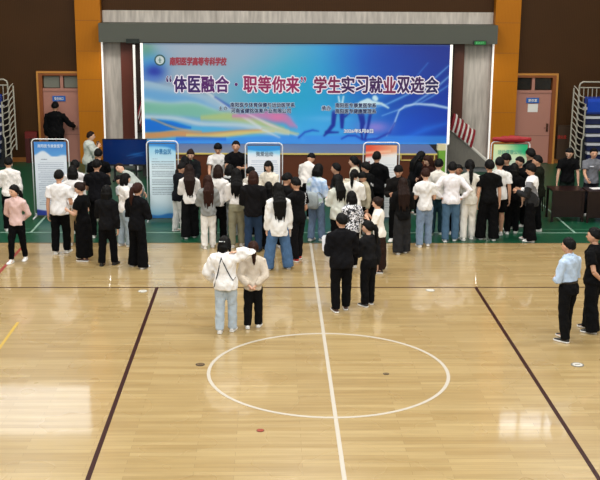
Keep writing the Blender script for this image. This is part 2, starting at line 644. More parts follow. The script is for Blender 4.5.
def drape(name, x0, z0, x1, z1, y, label, nst):
    """striped cloth folded over a sloping rail: a bent sheet with real thickness"""
    t = empty(name, (0, 0, 0))
    tag(t, label, 'cloth')
    prof = [(-.13, -.16), (-.15, .02), (-.10, .20), (0, .27), (.10, .2), (.13, 0), (.13, -.1)]
    red, wh = mat('#8e1524', .7, 'cloth'), mat('#e6ddd6', .7, 'cloth')
    for part, mm in (('cloth', red), ('stripe', wh)):
        cnt = nst * 2 + 1
        for k in range(cnt):
            if (k % 2 == 1) != (part == 'stripe'):
                continue
            a, b = k / cnt, (k + 1) / cnt
            if part == 'stripe':
                a, b = a + .1 / cnt, b - .1 / cnt
            v = []
            for s in (a, b):
                cx, cz = x0 + (x1 - x0) * s, z0 + (z1 - z0) * s
                puff = 1 + .12 * math.sin(k * 2.1)
                for th in (0, .018):
                    for yy, zz in prof:
                        sc = (1 + th * 4) * puff
                        v.append((cx + zz * .28, y + yy * sc, cz + zz * sc))
            q = len(prof)
            f = []
            for i in range(q - 1):
                f += [(i, i + 1, 2 * q + i + 1, 2 * q + i), (q + i, 3 * q + i, 3 * q + i + 1, q + i + 1),
                      (i, q + i, q + i + 1, i + 1), (2 * q + i, 2 * q + i + 1, 3 * q + i + 1, 3 * q + i)]
            f += [(0, 2 * q, 3 * q, q), (q - 1, 2 * q - 1, 4 * q - 1, 3 * q - 1)]
            MB().add(v, f).build('fold' if part == 'cloth' else 'stripe', mm, t)
    return t


drape('striped_cloth', 4.42, 1.47, 5.08, .93, 16.96, 'red cloth with white stripes folded over the sloping stair rail', 5)
# left end: white pole and red-and-white bundle
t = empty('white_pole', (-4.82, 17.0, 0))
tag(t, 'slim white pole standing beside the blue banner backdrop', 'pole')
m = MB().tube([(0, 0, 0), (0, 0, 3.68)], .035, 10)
m.build('shaft', mat('#fbf8f0', .4, 'glow', strength=.45), t)  # plain white pole, its brightness raised by added emission
m = MB().tube([(0, 0, 0), (0, 0, .04)], .14, 14)
m.build('foot', mat('#55555a', .5), t)
drape('striped_cloth', -4.73, 1.86, -4.65, 1.45, 17.2, 'red and white cloth bunched at the foot of the white pole by the backdrop', 2)
# exit signs under the fascia
for x, lab in ((5.33, 'small green lit exit sign hanging near the pale grey panel by the blue door plate'), (-4.95, 'small dark exit sign under the beam beside the white pole')):
    t = empty('exit_sign', (x, 17.8, 3.74))
    tag(t, lab, 'exit sign')
    MB().box(-.19, .19, -.03, .03, -.065, .065).build('housing', mat('#15201a', .5), t)
    if x > 0:
        MB().box(-.17, .17, -.036, -.03, -.05, .05).build('lit_face', mat('#146b2c', .4, 'glow', strength=.35), t)
        text('EXIT', -.12, .12, -.03, .03, -.038, mat('#58b070', .4, 'glow', strength=.5), t, 'exit_text', .02)

# ------------------------------------------------------------------ banner backdrop
BX0, BX1, BZ0, BZ1, BY = -4.42, 4.12, 1.015, 3.81, 15.73


def art(u, v):
    x, y = 143 + u * 309, 44 + v * 100
    y = np.where(y < 117, y, 117 + (y - 117) * .93)
    P = Paint(x, y, '#4aa3c4')
    # ground: lavender grey, teal, deep blue
    gx = np.clip((x - 143) / 309, 0, 1)
    stops = [(0, '#9dafc4'), (.18, '#a3b4c6'), (.33, '#7fb0c8'), (.47, '#3ba6c6'), (.58, '#2c96cc'), (.72, '#1a62b8'), (.85, '#12449c'), (1, '#123a8c')]
    for c in range(3):
        P.c[..., c] = np.interp(gx, [s[0] for s in stops], [S(s[1])[c] for s in stops])
    P.blob(250, 44, 70, 30, '#97a8c0', .7)
    P.blob(190, 60, 60, 22, '#a9b4c2', .6)
    P.blob(300, 100, 60, 30, '#2aa2c4', .7)
    P.blob(445, 48, 60, 34, '#142a7c', .8)
    P.blob(400, 64, 40, 20, '#164aa6', .5)
    P.blob(330, 130, 70, 22, '#5bb0e6', .8)
    P.blob(420, 130, 45, 26, '#1c55c0', .8)
    P.blob(452, 110, 30, 40, '#163da6', .5)
    # corner ball
    P.blob(146, 52, 10, 10, '#6f9a76', .9)
    P.blob(150, 66, 17, 14, '#4f9ad0', .9)
    P.blob(154, 72, 10, 7, '#24379a', .95)
    P.blob(150, 79, 14, 4, '#5b7fc8', .6)
    # ribbons of the lower part
    P.below([(143, 80), (165, 86), (190, 90), (215, 98), (240, 116), (262, 130), (300, 141)], '#a9c4d8', .9)
    P.below([(143, 88), (170, 92), (195, 97), (213, 106), (240, 122), (262, 134), (300, 143)], '#6ba6d6', .8, 3)
    P.band([(143, 101), (165, 106), (190, 103), (205, 108), (240, 120), (290, 132)], [3, 3, 3, 3, 2, 1], '#bcd4e0', .85, 2)
    P.band([(143, 108), (170, 110), (195, 110), (220, 117), (250, 120), (285, 128)], [6, 6, 7, 5, 4, 1], '#86bda8', .9, 2)
    P.band([(200, 118), (230, 116), (260, 122), (290, 132)], [2, 4, 3, 1], '#b9c488', .8, 2)
    P.band([(143, 117), (175, 118), (200, 124), (240, 124), (290, 133)], [2, 2, 2, 2, 1], '#c4d8e2', .9, 2)
    P.below([(143, 120), (160, 120), (175, 121), (190, 126), (215, 126), (240, 130), (290, 137), (320, 142)], '#5fb2da', .9)
    P.band([(143, 125), (158, 126), (172, 125), (190, 127.5)], [6, 6, 4, .5], '#1271cc', .95, 1)
    P.band([(150, 118), (165, 125), (185, 130), (200, 131)], [.6, 1, 1, .6], '#c0a68c', .8, 1)
    P.band([(143, 135), (160, 134), (178, 132), (195, 135), (215, 134), (240, 131), (262, 129)], [3, 3, 3, 3, 3, 2, .5], '#cf9a6a', .95, 1)
    P.band([(185, 134), (205, 136), (240, 132), (275, 130)], [1, 2, 2, .5], '#d6cf8e', .85, 1)
    P.below([(143, 138), (165, 139), (185, 136), (205, 139), (235, 136), (280, 134), (300, 134)], '#4a92e0', .8)
    P.band([(175, 138), (200, 137), (225, 138)], 1.6, '#2e74d2', .8, 1)
    # pink and white shafts near the middle
    P.stroke([(200, 88), (225, 105), (262, 128), (280, 136)], [1, 1.6, 1.4, .5], '#dfe4ea', .75, 1)
    P.stroke([(215, 97), (232, 108), (240, 114)], [.8, 1.4, .4], '#2c4fa8', .7, 1)
    P.band([(232, 116), (255, 115), (275, 114), (291, 118), (298, 130)], [.5, 3, 6, 5, .4], '#c98bb6', .9, 2)
    P.blob(278, 117, 10, 5, '#d783ac', .8)
    P.stroke([(246, 113), (270, 124), (298, 134)], [.4, 1.2, .5], '#e9dfe6', .8, 1)
    P.band([(262, 127), (285, 130), (300, 133)], [.5, 2.4, .5], '#c3ccaa', .8, 1)
    P.stroke([(286, 108), (297, 124), (304, 138)], [.5, 1, .5], '#6fb6ea', .5, 3)
    # swooshes at the end
    P.stroke([(452, 64), (430, 84), (405, 96), (388, 104), (372, 108)], [.5, .9, 1, .8, .3], '#8fbdf0', .75, 1)
    P.stroke([(452, 75), (436, 90), (415, 104), (385, 115)], [.7, 1, .8, .3], '#a9cdf4', .75, 1)
    P.stroke([(452, 84), (436, 95), (420, 104)], [.5, .7, .3], '#8fbdf0', .7, 1)
    P.stroke([(430, 62), (420, 74)], [.3, .4], '#6f9fe0', .6, 1)
    P.stroke([(402, 74), (392, 90), (376, 100)], [.3, 3, .5], '#5fb0ee', .5, 3)
    P.stroke([(452, 107), (437, 104), (420, 103), (408, 105), (402, 110), (397, 124), (390, 134)], [1.2, 1.4, .9, .8, .7, .7, .3], '#cfe4fa', .9, .8)
    P.stroke([(398, 122), (393, 131), (380, 137), (366, 138)], [.6, 1.2, 1, .3], '#1c3a9e', .9, .8)
    P.stroke([(452, 122), (430, 128), (405, 138)], [.6, 2.5, 1], '#3f8ae8', .6, 3)
    P.stroke([(300, 136), (306, 131), (314, 129), (320, 130)], [.8, .9, .9, .4], '#1d50b4', .9, .8)
    P.stroke([(344, 137), (350, 134), (358, 134), (364, 137), (369, 139)], [.7, .9, 1, .9, .5], '#1b46ac', .9, .8)
    # leaping figures
    P.blob(378, 126, 16, 6, '#a58fd8', .8)
    P.blob(330, 118, 22, 3, '#7fbfe8', .5)
    for pts, w in (([(336, 112), (335, 124), (330, 130), (326, 134)], [2.6, 2, 1.6, .8]), ([(328, 131), (340, 131)], [1.4, .6]),
                   ([(344, 112), (344, 126)], [2.8, 1.6]), ([(347, 116), (352, 112)], [1, .4]),
                   ([(363, 112), (365, 122), (364, 130), (365, 137)], [3.4, 2.6, 1.2, 1]), ([(373, 112), (371, 124), (368, 137)], [1.8, 1.2, 1])):
        P.stroke(pts, w, '#0e2e8c', 1, .8)
    for pts, w in (([(357, 106), (364, 104), (370, 102)], [2, 4, 4.5]), ([(377, 97), (378, 98)], [2.6, 2.4]), ([(374, 102), (384, 103), (391, 107)], [2.4, 1.3, .8]),
                   ([(340, 96), (341, 101)], [.8, .9]), ([(345, 96), (344, 102)], [.8, 1])):
        P.stroke(pts, w, '#d6eef8', 1, .8)
    P.blob(345, 109, 13, 3.5, '#9cc8e4', .7)
    P.blob(368, 109, 10, 4.5, '#a9d0ea', .7)
    P.stroke([(143, 44.6), (452, 44.6)], .8, '#4a5a78', .5, .6)
    lum = P.c.mean(-1, keepdims=True)
    return (lum + (P.c - lum) * 1.25) * .98


bd = empty('banner_backdrop', (0, 0, 0))
tag(bd, 'large blue banner backdrop with purple Chinese characters standing on the stage', 'banner')
picture('printed_banner', BX0, BX1, BZ0, BZ1, BY, 560, 180, art, print_mat(.45), bd)
m = MB()
m.box(BX0, BX1, BY + .005, BY + .03, BZ0, BZ1)
m.build('backing', mat('#3c3c40', .7), bd)
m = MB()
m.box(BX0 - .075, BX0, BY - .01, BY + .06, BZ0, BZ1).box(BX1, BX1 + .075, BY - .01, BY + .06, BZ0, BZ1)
m.build('edge_post', mat('#fbf8f0', .4, 'glow', strength=.45), bd)['label'] = 'white upright edge'  # edges are no lamp; a little emission makes them read bright white
m = MB()
for k in range(5):
    x = BX0 + .6 + k * (BX1 - BX0 - 1.2) / 4
    m.tube([(x, BY + .08, 1.01), (x, BY + .08, 3.7)], .025, 8).tube([(x, BY + .08, 2.2), (x, BY + .7, 1.03)], .02, 8).box(x - .04, x + .04, BY + .05, BY + .8, 1.012, 1.05)
m.build('truss', mat('#8b8d90', .4, metal=.6), bd)


def bp_x(px):
    return BX0 + (px - 143.9) / 305.2 * (BX1 - BX0)


def bp_z(py):
    return BZ1 - (py - 44) / 100 * (BZ1 - BZ0)


def banner_text(body, px0, px1, py0, py1, m, bold, name, halo=None, hb=.05, shear=0.0):
    if halo is not None:
        text(body, bp_x(px0), bp_x(px1), bp_z(py1), bp_z(py0), BY - .004, halo, bd, name + '_outline', bold + hb, shear)
    text(body, bp_x(px0), bp_x(px1), bp_z(py1), bp_z(py0), BY - .008, m, bd, name, bold, shear)


INK = {k: mat(c, .45) for k, c in dict(a='#3c1468', b='#55106a', c='#961a5c', d='#7c1550', e='#3e1258', f='#241c5a').items()}
HALO = mat('#f2ecf6', .5)
banner_text('“', 166.5, 171.5, 76, 82, INK['a'], .03, 'title', HALO, .06)
for i, (ch, px0, px1, ink) in enumerate((('体', 174, 186.5, 'a'), ('医', 188.5, 200, 'a'), ('融', 201.5, 214, 'b'), ('合', 215.5, 228.5, 'b'), ('职', 243.5, 256.5, 'c'), ('等', 258, 270.5, 'c'), ('你', 272, 285, 'c'), ('来', 286, 298.8, 'c'),
                                          ('学', 314, 326, 'd'), ('生', 328, 340, 'd'), ('实', 341.5, 354, 'e'), ('习', 356, 367.5, 'e'), ('就', 369.5, 382, 'e'), ('业', 383.5, 395.5, 'd'), ('双', 397.5, 409.5, 'e'), ('选', 411, 424, 'e'), ('会', 425.5, 438.5, 'f'))):
    banner_text(ch, px0, px1, 76.3, 91.8, INK[ink], .032, 'title', HALO, .075)
banner_text('·', 234.5, 237.5, 82.5, 85.8, INK['b'], .03, 'title', HALO, .06)
banner_text('”', 300.5, 305.5, 76.5, 82, INK['c'], .03, 'title', HALO, .06)
banner_text('南阳医学高等专科学校', 170.5, 226.5, 57.6, 65.4, mat('#a03a4c', .5), .045, 'school_name', None, shear=.12)
NAVY = mat('#1d2c5e', .5)
PALE = mat('#cfe3ee', .5)
banner_text('主', 218.5, 222, 106, 110, NAVY, .02, 'host_heading', PALE, .08)
banner_text('办', 223.3, 227, 106, 110, NAVY, .02, 'host_heading', PALE, .08)
banner_text('南阳医专体育保健与运动医学系', 230, 294.5, 102.2, 107, NAVY, .03, 'host_name', PALE, .07)
banner_text('河南省健铭体育产业有限公司', 230.5, 290.5, 108, 112.8, NAVY, .03, 'host_name', PALE, .07)
banner_text('承办', 321.5, 331, 105.2, 110, NAVY, .02, 'organiser_heading', PALE, .08)
banner_text('南阳医专康复医学系', 335.5, 376.5, 102.4, 107, NAVY, .03, 'organiser_name', PALE, .06)
banner_text('南阳医专健康管理系', 335.5, 376.5, 108.2, 112.8, NAVY, .03, 'organiser_name', PALE, .06)
banner_text('2026年5月8日', 344.5, 374, 128.4, 132.6, mat('#e9f0f8', .5), .035, 'date', mat('#2a3f90', .5), .05)
# round emblem
lx, lz = bp_x(160.5), bp_z(60.5)


def ring(r0, r1, y, m, name):
    mb = MB()
    v, f = [], []
    for k in range(40):
        a = 2 * PI * k / 40
        for r in (r0, r1):
            for yy in (y, y + .003):
                v.append((lx + r * math.cos(a), yy, lz + r * math.sin(a)))
    for k in range(40):
        j = (k + 1) % 40
        for a, b in ((0, 2), (2, 3), (3, 1), (1, 0)):
            f.append((k * 4 + a, k * 4 + b, j * 4 + b, j * 4 + a))
    mb.add(v, f).build(name, m, bd)


ring(.001, .125, BY - .005, mat('#c6d4d6', .5), 'emblem_disc')
ring(.115, .155, BY - .008, mat('#2f5e62', .5), 'emblem_ring')
m = MB()
m.box(lx - .012, lx + .012, BY - .009, BY - .006, lz - .07, lz + .07).box(lx - .04, lx + .04, BY - .009, BY - .006, lz - .01, lz + .014)
m.add([(lx - .05, BY - .009, lz - .05), (lx, BY - .009, lz - .075), (lx + .05, BY - .009, lz - .05), (lx, BY - .009, lz - .055)], [(0, 1, 2, 3)])
m.build('emblem_mark', mat('#5d8a86', .5), bd)

# ------------------------------------------------------------------ poster stands
TUBE = mat('#e6e8ea', .35)
POST_MAT = print_mat(.4)


def poster_stand(x0, x1, H, y, label, fn, rot=0.0):
    w = (x1 - x0)
    t = empty('poster_stand', ((x0 + x1) / 2, y, 0), rot)
    tag(t, label, 'poster stand', 'poster stands along the booths')
    h = w / 2 - .02
    r = .09
    path = [(-h, 0, .03), (-h, 0, H - r - .02)]
    path += [(-h + r - r * math.cos(a), 0, H - r - .02 + r * math.sin(a)) for a in np.linspace(.2, PI / 2, 5)]
    path += [(h - r + r * math.sin(a), 0, H - r - .02 + r * math.cos(a)) for a in np.linspace(0, PI / 2 - .2, 5)]
    path += [(h, 0, H - r - .02), (h, 0, .03)]
    m = MB().tube(path, .0135, 8, ref=(0, 1, 0))
    m.tube([(-h, 0, .1), (h, 0, .1)], .013, 8, ref=(0, 1, 0))
    m.build('tube_frame', TUBE, t, smooth=True)
    for s in (-1, 1):
        MB().tube([(s * h, -.2, .02), (s * h, .25, .02)], (.02, .016), 8).build('foot', TUBE, t)
    MB().box(-h + .05, h - .05, -.012, .006, .06, H - .07).build('board', mat('#4a5058', .6), t)
    p = picture('poster', -h + .055, h - .055, .075, H - .085, -.014, 120, 260, fn, POST_MAT, t)
    return t, h, p


def lines(P, rows, x0, x1, col, a, seed):
    """rows of tiny dark dashes: print too small to read"""
    rs = np.random.RandomState(seed)
    for y, x_start, x_end in rows:
        x = x_start
        while x < x_end:
            w = rs.uniform(.012, .02)
            P.mixin(a * ((P.x > x) & (P.x < x + w) & (np.abs(P.y - y) < .0055)), col)
            x += w + .009


def art_blue_head(u, v):
    P = Paint(u, v, '#eef2f8')
    P.mixin(v < .2, '#5d9fe0')
    P.mixin((v < .2) * (1 - v / .2) * .6, '#2f78cf')
    P.below([(-9, 9)], '#ffffff', 0)
    k = .17 - .03 * np.sin(u * 5.5 + .4) + .02 * np.cos(u * 11)
    P.mixin(1 / (1 + np.exp(-(v - k) / .006)), '#dfe8f3')
    lines(P, [(.235, .2, .4)], 0, 1, '#3c4a6a', .8, 3)
    lines(P, [(y, .16 if i % 5 == 0 else .1, .9 if i % 5 != 4 else .6) for i, y in enumerate(np.arange(.28, .86, .026))], 0, 1, '#8f9bb4', .75, 4)
    P.mixin(1 / (1 + np.exp(-(v - .92 - .02 * np.sin(u * 4)) / .004)), '#2b3f9c')
    return P.c


def art_cyan(u, v):
    P = Paint(u, v, '#dff0f8')
    P.mixin(np.clip(1 - v / .3, 0, 1), '#8fd0f0')
    k = .03 + .03 * u ** 2 + .03 * np.exp(-((u - 1) / .2) ** 2)
    P.mixin(1 / (1 + np.exp((v - k) / .008)), '#2f86d4')
    rows = []
    y = .235
    for blk in (5, 4, 4, 5):
        for q in range(blk):
            rows.append((y, .1, .92))
            y += .022
        y += .022
    lines(P, [(.2, .13, .3)], 0, 1, '#7894b4', .8, 1)
    lines(P, rows, 0, 1, '#5c7186', .9, 2)
    P.below([(-9, .9), (9, .9)], '#6fb4e0', .9, .02)
    P.mixin(1 / (1 + np.exp(-(v - .95 - .015 * np.sin(u * 6)) / .004)), '#2f7cc8')
    return P.c


def art_plain_blue(u, v):
    P = Paint(u, v, '#eef2fa')
    P.mixin(np.clip(1 - v / .16, 0, 1), '#a8dcf6')
    P.mixin(1 / (1 + np.exp((v - .055 - .02 * np.sin(u * 3)) / .004)), '#1f78d8')
    P.mixin(.5 / (1 + np.exp((v - .09 - .03 * u ** 3) / .008)), '#46b4ea')
    lines(P, [(y, .12, .9) for y in (.205, .225)] + [(y, .1, .92) for y in np.arange(.26, .9, .03)], 0, 1, '#9fb0ca', .7, 6)
    return P.c


def art_red(u, v):
    P = Paint(u, v, '#eef0f2')
    P.mixin(1 / (1 + np.exp((v - .155 + .05 * u) / .012)), '#f0b48c')
    P.mixin(np.clip(1.15 - u * 1.2, 0, 1) / (1 + np.exp((v - .16 + .06 * u) / .008)), '#e2563c')
    P.mixin(.8 * np.exp(-(((v - .105 + .03 * u) / .02) ** 2)) * (u < .8), '#f6c8a8')
    lines(P, [(.125, .3, .9), (.15, .35, .9)], 0, 1, '#fbe9dc', .8, 7)
    P.mixin(((np.abs(u - .12) < .03) & (np.abs(v - .23) < .012)) * 1., '#7c2a3c')
    lines(P, [(y, .45 if y < .35 else .12, .92) for y in np.arange(.27, .9, .035)], 0, 1, '#a9b2bc', .7, 8)
    return P.c


def art_green(u, v):
    P = Paint(u, v, '#dff0dc')
    P.mixin(np.clip(1.1 - v / .26, 0, 1), '#cfeaa6')
    P.mixin(np.clip((u - .25) * 1.5, 0, 1) / (1 + np.exp((v - .02 - .13 * u) / .012)), '#1fb277')
    P.mixin(.6 * np.exp(-(((u - .25) / .35) ** 2 + ((v - .04) / .05) ** 2)), '#f3f2bc')
    lines(P, [(y, .12, .9) for y in np.arange(.24, .9, .03)], 0, 1, '#9cb8a8', .7, 9)
    P.below([(-9, .93), (9, .93)], '#2fae7a', .9, .02)
    return P.c


t, h, _ = poster_stand(-6.52, -5.62, 1.92, 10.55, 'poster stand with blue header and white text sheet before the pink door', art_blue_head)
text('南阳医专康复医学', -h + .14, h - .12, 1.70, 1.78, -.017, mat('#dcecfb', .5), t, 'poster_title', .01)
t, h, _ = poster_stand(-3.79, -3.02, 1.93, 10.24, 'pale cyan poster stand with blue characters standing by the dark blue screen', art_cyan)
text('仲景益民', -h + .19, h - .16, 1.60, 1.73, -.017, mat('#1f7fb8', .5), t, 'poster_title', .012)
t, h, _ = poster_stand(-1.49, -.58, 1.88, 10.3, 'white poster stand with bright blue top band before the middle of the stage', art_plain_blue)
text('我爱运动', -h + .25, h - .22, 1.55, 1.66, -.017, mat('#44586e', .5), t, 'poster_title', .008)
t, h, _ = poster_stand(1.29, 2.18, 1.89, 10.37, 'white poster stand with red and orange top before the stage', art_red)
t, h, _ = poster_stand(4.34, 5.30, 1.90, 10.5, 'pale green poster stand with dark green corner before the orange pillar', art_green)
text('运动健康公司', -h + .16, h - .2, 1.58, 1.69, -.017, mat('#5fae94', .5), t, 'poster_title', .01)

# red cloth over the top of the green poster stand
t = empty('red_cloth', (4.80, 10.5, 1.915))
tag(t, 'crumpled red cloth lying along the top of the green poster stand', 'cloth')
m = MB()
rs = np.random.RandomState(5)
rings = []
for i, xx in enumerate(np.linspace(-.42, .5, 16)):
    k = .35 + .65 * math.sin(PI * (i + .7) / 17)
    rings.append([(xx, .07 * k * math.cos(a) * rs.uniform(.8, 1.2), .02 + .085 * k * math.sin(a) * rs.uniform(.8, 1.25)) for a in np.arange(10) * PI / 5])
m.rings(rings)
m.build('folds', mat('#96101a', .6, 'cloth'), t, smooth=True)

# ------------------------------------------------------------------ screen on a stand
t = empty('television', (-4.97, 15.5, 0))
tag(t, 'large dark blue flat screen on a stand before the grey stage panel', 'television')
MB().box(-.62, .62, -.02, .04, .42, 1.18).build('case', mat('#0a0c10', .4), t)


def art_tv(u, v):
    P = Paint(u, v, '#08225a')
    P.blob(.6, .3, .5, .5, '#0b2d6c', .8)
    P.blob(.78, .6, .16, .07, '#1d5aa6', .7)
    P.stroke([(.55, .66), (.75, .58), (.95, .5)], [.004, .012, .004], '#2f7cc0', .7, .02)
    P.stroke([(.6, .75), (.8, .66), (.9, .64)], [.004, .008, .004], '#2a6cb4', .6, .02)
    return P.c


picture('screen', -.6, .6, .46, 1.16, -.022, 90, 54, art_tv, print_mat(.15, .06), t)
m = MB().box(.12, .22, -.026, -.02, .43, .45)
m.build('logo_plate', mat('#cfd6dc', .3), t)
m = MB().tube([(-.3, .02, .05), (-.3, .02, .8)], .03, 8).tube([(.3, .02, .05), (.3, .02, .8)], .03, 8).box(-.33, .33, 0, .04, .25, .3)
m.build('stand', mat('#17191c', .5), t)
for s in (-1, 1):
    MB().box(s * .3 - .03, s * .3 + .03, -.3, .3, 0.005, .05).build('foot', mat('#17191c', .5), t)


# ------------------------------------------------------------------ folded tiered seats at both sides
def bleacher(xe, sgn, label):
    """xe: inner end; sgn: +1 runs to the right"""
    t = empty('folded_bleacher', (xe, 17.3, 0))
    tag(t, label, 'bleacher', 'folded tiered seats against the stage wall')
    WT = mat('#b7b3a3', .4, metal=.2)
    ALU = mat('#c9cbd2', .4)
    NAVYP, BLUEP, DK = mat('#0e1a4a', .4), mat('#1a48bc', .25), mat('#15171a', .6)
    X = lambda a: sgn * a
    L = 3.2

    def bx(m, a0, a1, y0, y1, z0, z1):
        return m.box(min(X(a0), X(a1)), max(X(a0), X(a1)), y0, y1, z0, z1)
    # carcass
    m = MB()
    bx(m, .36, L, .25, 1.1, 0.0, 1.95)
    m.build('carcass', DK, t)
    # seat fronts: white edge, dark blue riser
    z = .28
    for k in range(6):
        m = MB()
        bx(m, .34 + .025 * (5 - k), L, .05 + .03 * k, .3, z + .04, z + .2)
        m.build('riser_panel', NAVYP, t)
        m = MB()
        bx(m, .3 + .03 * (5 - k), L, .0 + .03 * k, .3, z + .2, z + .27)
        m.build('seat_edge', ALU, t)
        z += .265
    # bright blue seat on top
    m = MB()
    m.rings([[(X(a), yy, zz) for yy, zz in ((.2, 1.68), (.12, 1.74), (.1, 2.05), (.16, 2.14), (.5, 2.16), (.5, 1.68))] for a in (.40, .44, L - .04, L)])
    m.build('top_seat', BLUEP, t)
    # guard rail at the back
    m = MB()
    zt = 2.60
    m.tube([(X(.22), .5, .0), (X(.22), .5, zt - .12), (X(.25), .5, zt - .04), (X(.33), .5, zt), (X(L), .5, zt)], .024, 8, ref=(0, 1, 0))
    m.tube([(X(.22), .5, zt - .17), (X(L), .5, zt - .17)], .018, 8, ref=(0, 1, 0))
    m.build('guard_rail', WT, t)
    for k in range(9):
        a = .36 + k * .13
        MB().tube([(X(a), .5, zt - .17), (X(a), .5, 1.95)], .014, 6).build('baluster', WT, t)
    # end frame: two uprights with slanting braces
    m = MB()
    m.tube([(X(.05), .5, .5), (X(.06), .5, 2.42)], .024, 8, ref=(0, 1, 0))
    m.tube([(X(.26), .0, .0), (X(.26), .0, .9), (X(.30), .0, 1.0), (X(.30), .0, 2.0)], .024, 8, ref=(0, 1, 0))
    m.build('end_upright', WT, t)
    for k in range(11):
        z0 = .4 + k * .18
        m = MB().tube([(X(.06), .49, z0 + .28), (X(.12), .34, z0 + .2), (X(.18), .18, z0 + .02), (X(.27), .02, z0 - .02)], .016, 6, ref=(0, 1, 0))
        m.build('brace', WT, t)
    return t


bleacher(8.17, 1, 'folded seat bank with blue seats and white tubes behind the person in a grey t-shirt')
bleacher(-8.46, -1, 'folded seat bank with blue seats and white tubes by the blue-headed poster')

# fire-hose boxes
t = empty('hydrant_box', (-8.18, 18.45, 0))
tag(t, 'low red hydrant box against the dark wall beside the pink door with the person', 'hydrant box')
MB().box(-.19, .17, -.1, .1, .76, .96).build('cap', mat('#6e1612', .5), t)
MB().box(-.19, -.05, -.1, .1, .0, .76).build('side', mat('#48100c', .5), t)
MB().box(-.05, .17, -.04, .1, .0, .76).build('door', mat('#3f2413', .5), t)
t = empty('hydrant_box', (8.13, 18.5, 0))
tag(t, 'brown hydrant box with small red characters beside the other pink door', 'hydrant box')
MB().box(-.14, .42, -.03, .06, .15, 1.2).build('door', mat('#3c2713', .5), t)
text('消火栓', -.14, .14, .78, .9, -.034, mat('#b02a1c', .5), t, 'box_text', .02)


# ------------------------------------------------------------------ tables and chairs at the side
def table(x0, x1, y0, y1, label):
    t = empty('booth_table', ((x0 + x1) / 2, (y0 + y1) / 2, 0))
    tag(t, label, 'table', 'dark tables at the side')
    a, b, c, d = x0 - (x0 + x1) / 2, x1 - (x0 + x1) / 2, y0 - (y0 + y1) / 2, y1 - (y0 + y1) / 2
    M_ = mat('#1e0908', .35, 'wood')
    MB().box(a, b, c, d, .735, .77).build('table_top', M_, t)
    MB().box(a + .03, b - .03, c + .02, c + .04, .12, .735).build('front_panel', M_, t)
    for p in (a + .03, b - .03):
        for q in (c + .03, d - .03):
            MB().box(p - .025, p + .025, q - .025, q + .025, .004, .735).build('leg', M_, t)


table(5.80, 6.58, 10.15, 10.75, 'dark red-brown table before the person in a black polo shirt')
table(6.62, 7.85, 10.05, 10.6, 'dark red-brown table before the person in a grey t-shirt')


def chair(x, y, a, label):
    t = empty('folding_chair', (x, y, 0), math.radians(a))
    tag(t, label, 'chair')
    K, MT = mat('#121214', .6, 'cloth'), mat('#1a1a1c', .35, metal=.5)
    m = MB()
    m.rings([[(sx * (.2 if abs(z - .45) > .02 else .22), sy * .21, z) for sx, sy in ((-1, -1), (1, -1), (1, 1), (-1, 1))] for z in (.42, .44, .46, .48)])
    m.build('seat', K, t)
    m = MB()
    m.rings([[(-.2, -.2 - .02 * q, z), (.2, -.2 - .02 * q, z), (.2, -.16 - .02 * q, z), (-.2, -.16 - .02 * q, z)] for q, z in ((0, .58), (1, .75), (2, .92))])
    m.build('backrest', K, t)
    for sx in (-1, 1):
        for sy in (-1, 1):
            top = .9 if sy < 0 else .44
            MB().tube([(sx * .21, sy * .2, .006), (sx * .2, sy * .19, .44)] + ([(sx * .2, -.22, .9)] if sy < 0 else []), .013, 8, ref=(0, 1, 0)).build('leg', MT, t)


chair(5.62, 11.25, 160, 'black chair beside the person in a black polo shirt, at the table corner')
chair(5.85, 12.0, 175, 'second black chair, farther back behind the dark table by the olive jacket')


# ------------------------------------------------------------------ people
SKIN, SKIN_W = mat('#c99a7e', .55, spec=.3), mat('#d8ac92', .55, spec=.3)
EYE, LIP, BROW = mat('#1a1210', .3), mat('#a8604f', .5), mat('#1b1412', .8)
HAIR_COL = dict(k=mat('#080707', .6, 'hair', spec=.15), b=mat('#20120d', .6, 'hair', spec=.15), r=mat('#2c160f', .6, 'hair', spec=.15))

ARMS = {  # upper arm direction, forearm direction; x outward, y forward, z up
    'down': ((.14, -.03, -1), (.06, .2, -1)),
    'front': ((.16, .28, -1), (-.42, .9, .28)),
    'clasp': ((.22, .12, -1), (-.72, .75, -.12)),
    'fold': ((.24, .22, -1), (-.95, .4, .05)),
    'back': ((.26, -.26, -1), (-.72, -.3, -.7)),
    'hips': ((.72, -.3, -.8), (-.75, .25, -.75)),
    'mouth': ((.2, .5, -.9), (-.4, .4, 1)),
    'chin': ((.1, .3, -1), (-.35, .55, .75)),
    'reach': ((.1, .55, -.9), (-.1, 1, -.35)),
    'table': ((.2, .12, -1), (.06, .1, -1)),
    'hug': ((.95, .1, -.12), (.75, .45, .35)),
    'over': ((.85, .05, .40), (-.95, -.2, -.02)),
    'handle': ((.45, .45, -.75), (.25, .9, -.25)),
    'pocket': ((.34, -.12, -1), (-.3, .3, -1)),
    'bent': ((.15, .02, -1), (-.2, 1, .0)),
    'cross': ((.3, .3, -1), (-1, .35, .1)),
    'wide': ((.5, .1, -.9), (-.3, .6, -.6)),
}

_bake = []     # (object, after-step)


def nrm(v):
    v = np.array(v, float)
    return v / (np.linalg.norm(v) + 1e-9)


def rotx(a):
    c, s = math.cos(a), math.sin(a)
    return np.array([[1, 0, 0], [0, c, -s], [0, s, c]])


def rotz(a):
    c, s = math.cos(a), math.sin(a)
    return np.array([[c, -s, 0], [s, c, 0], [0, 0, 1]])


def sm(x):
    x = min(max(x, 0), 1)
    return x * x * (3 - 2 * x)


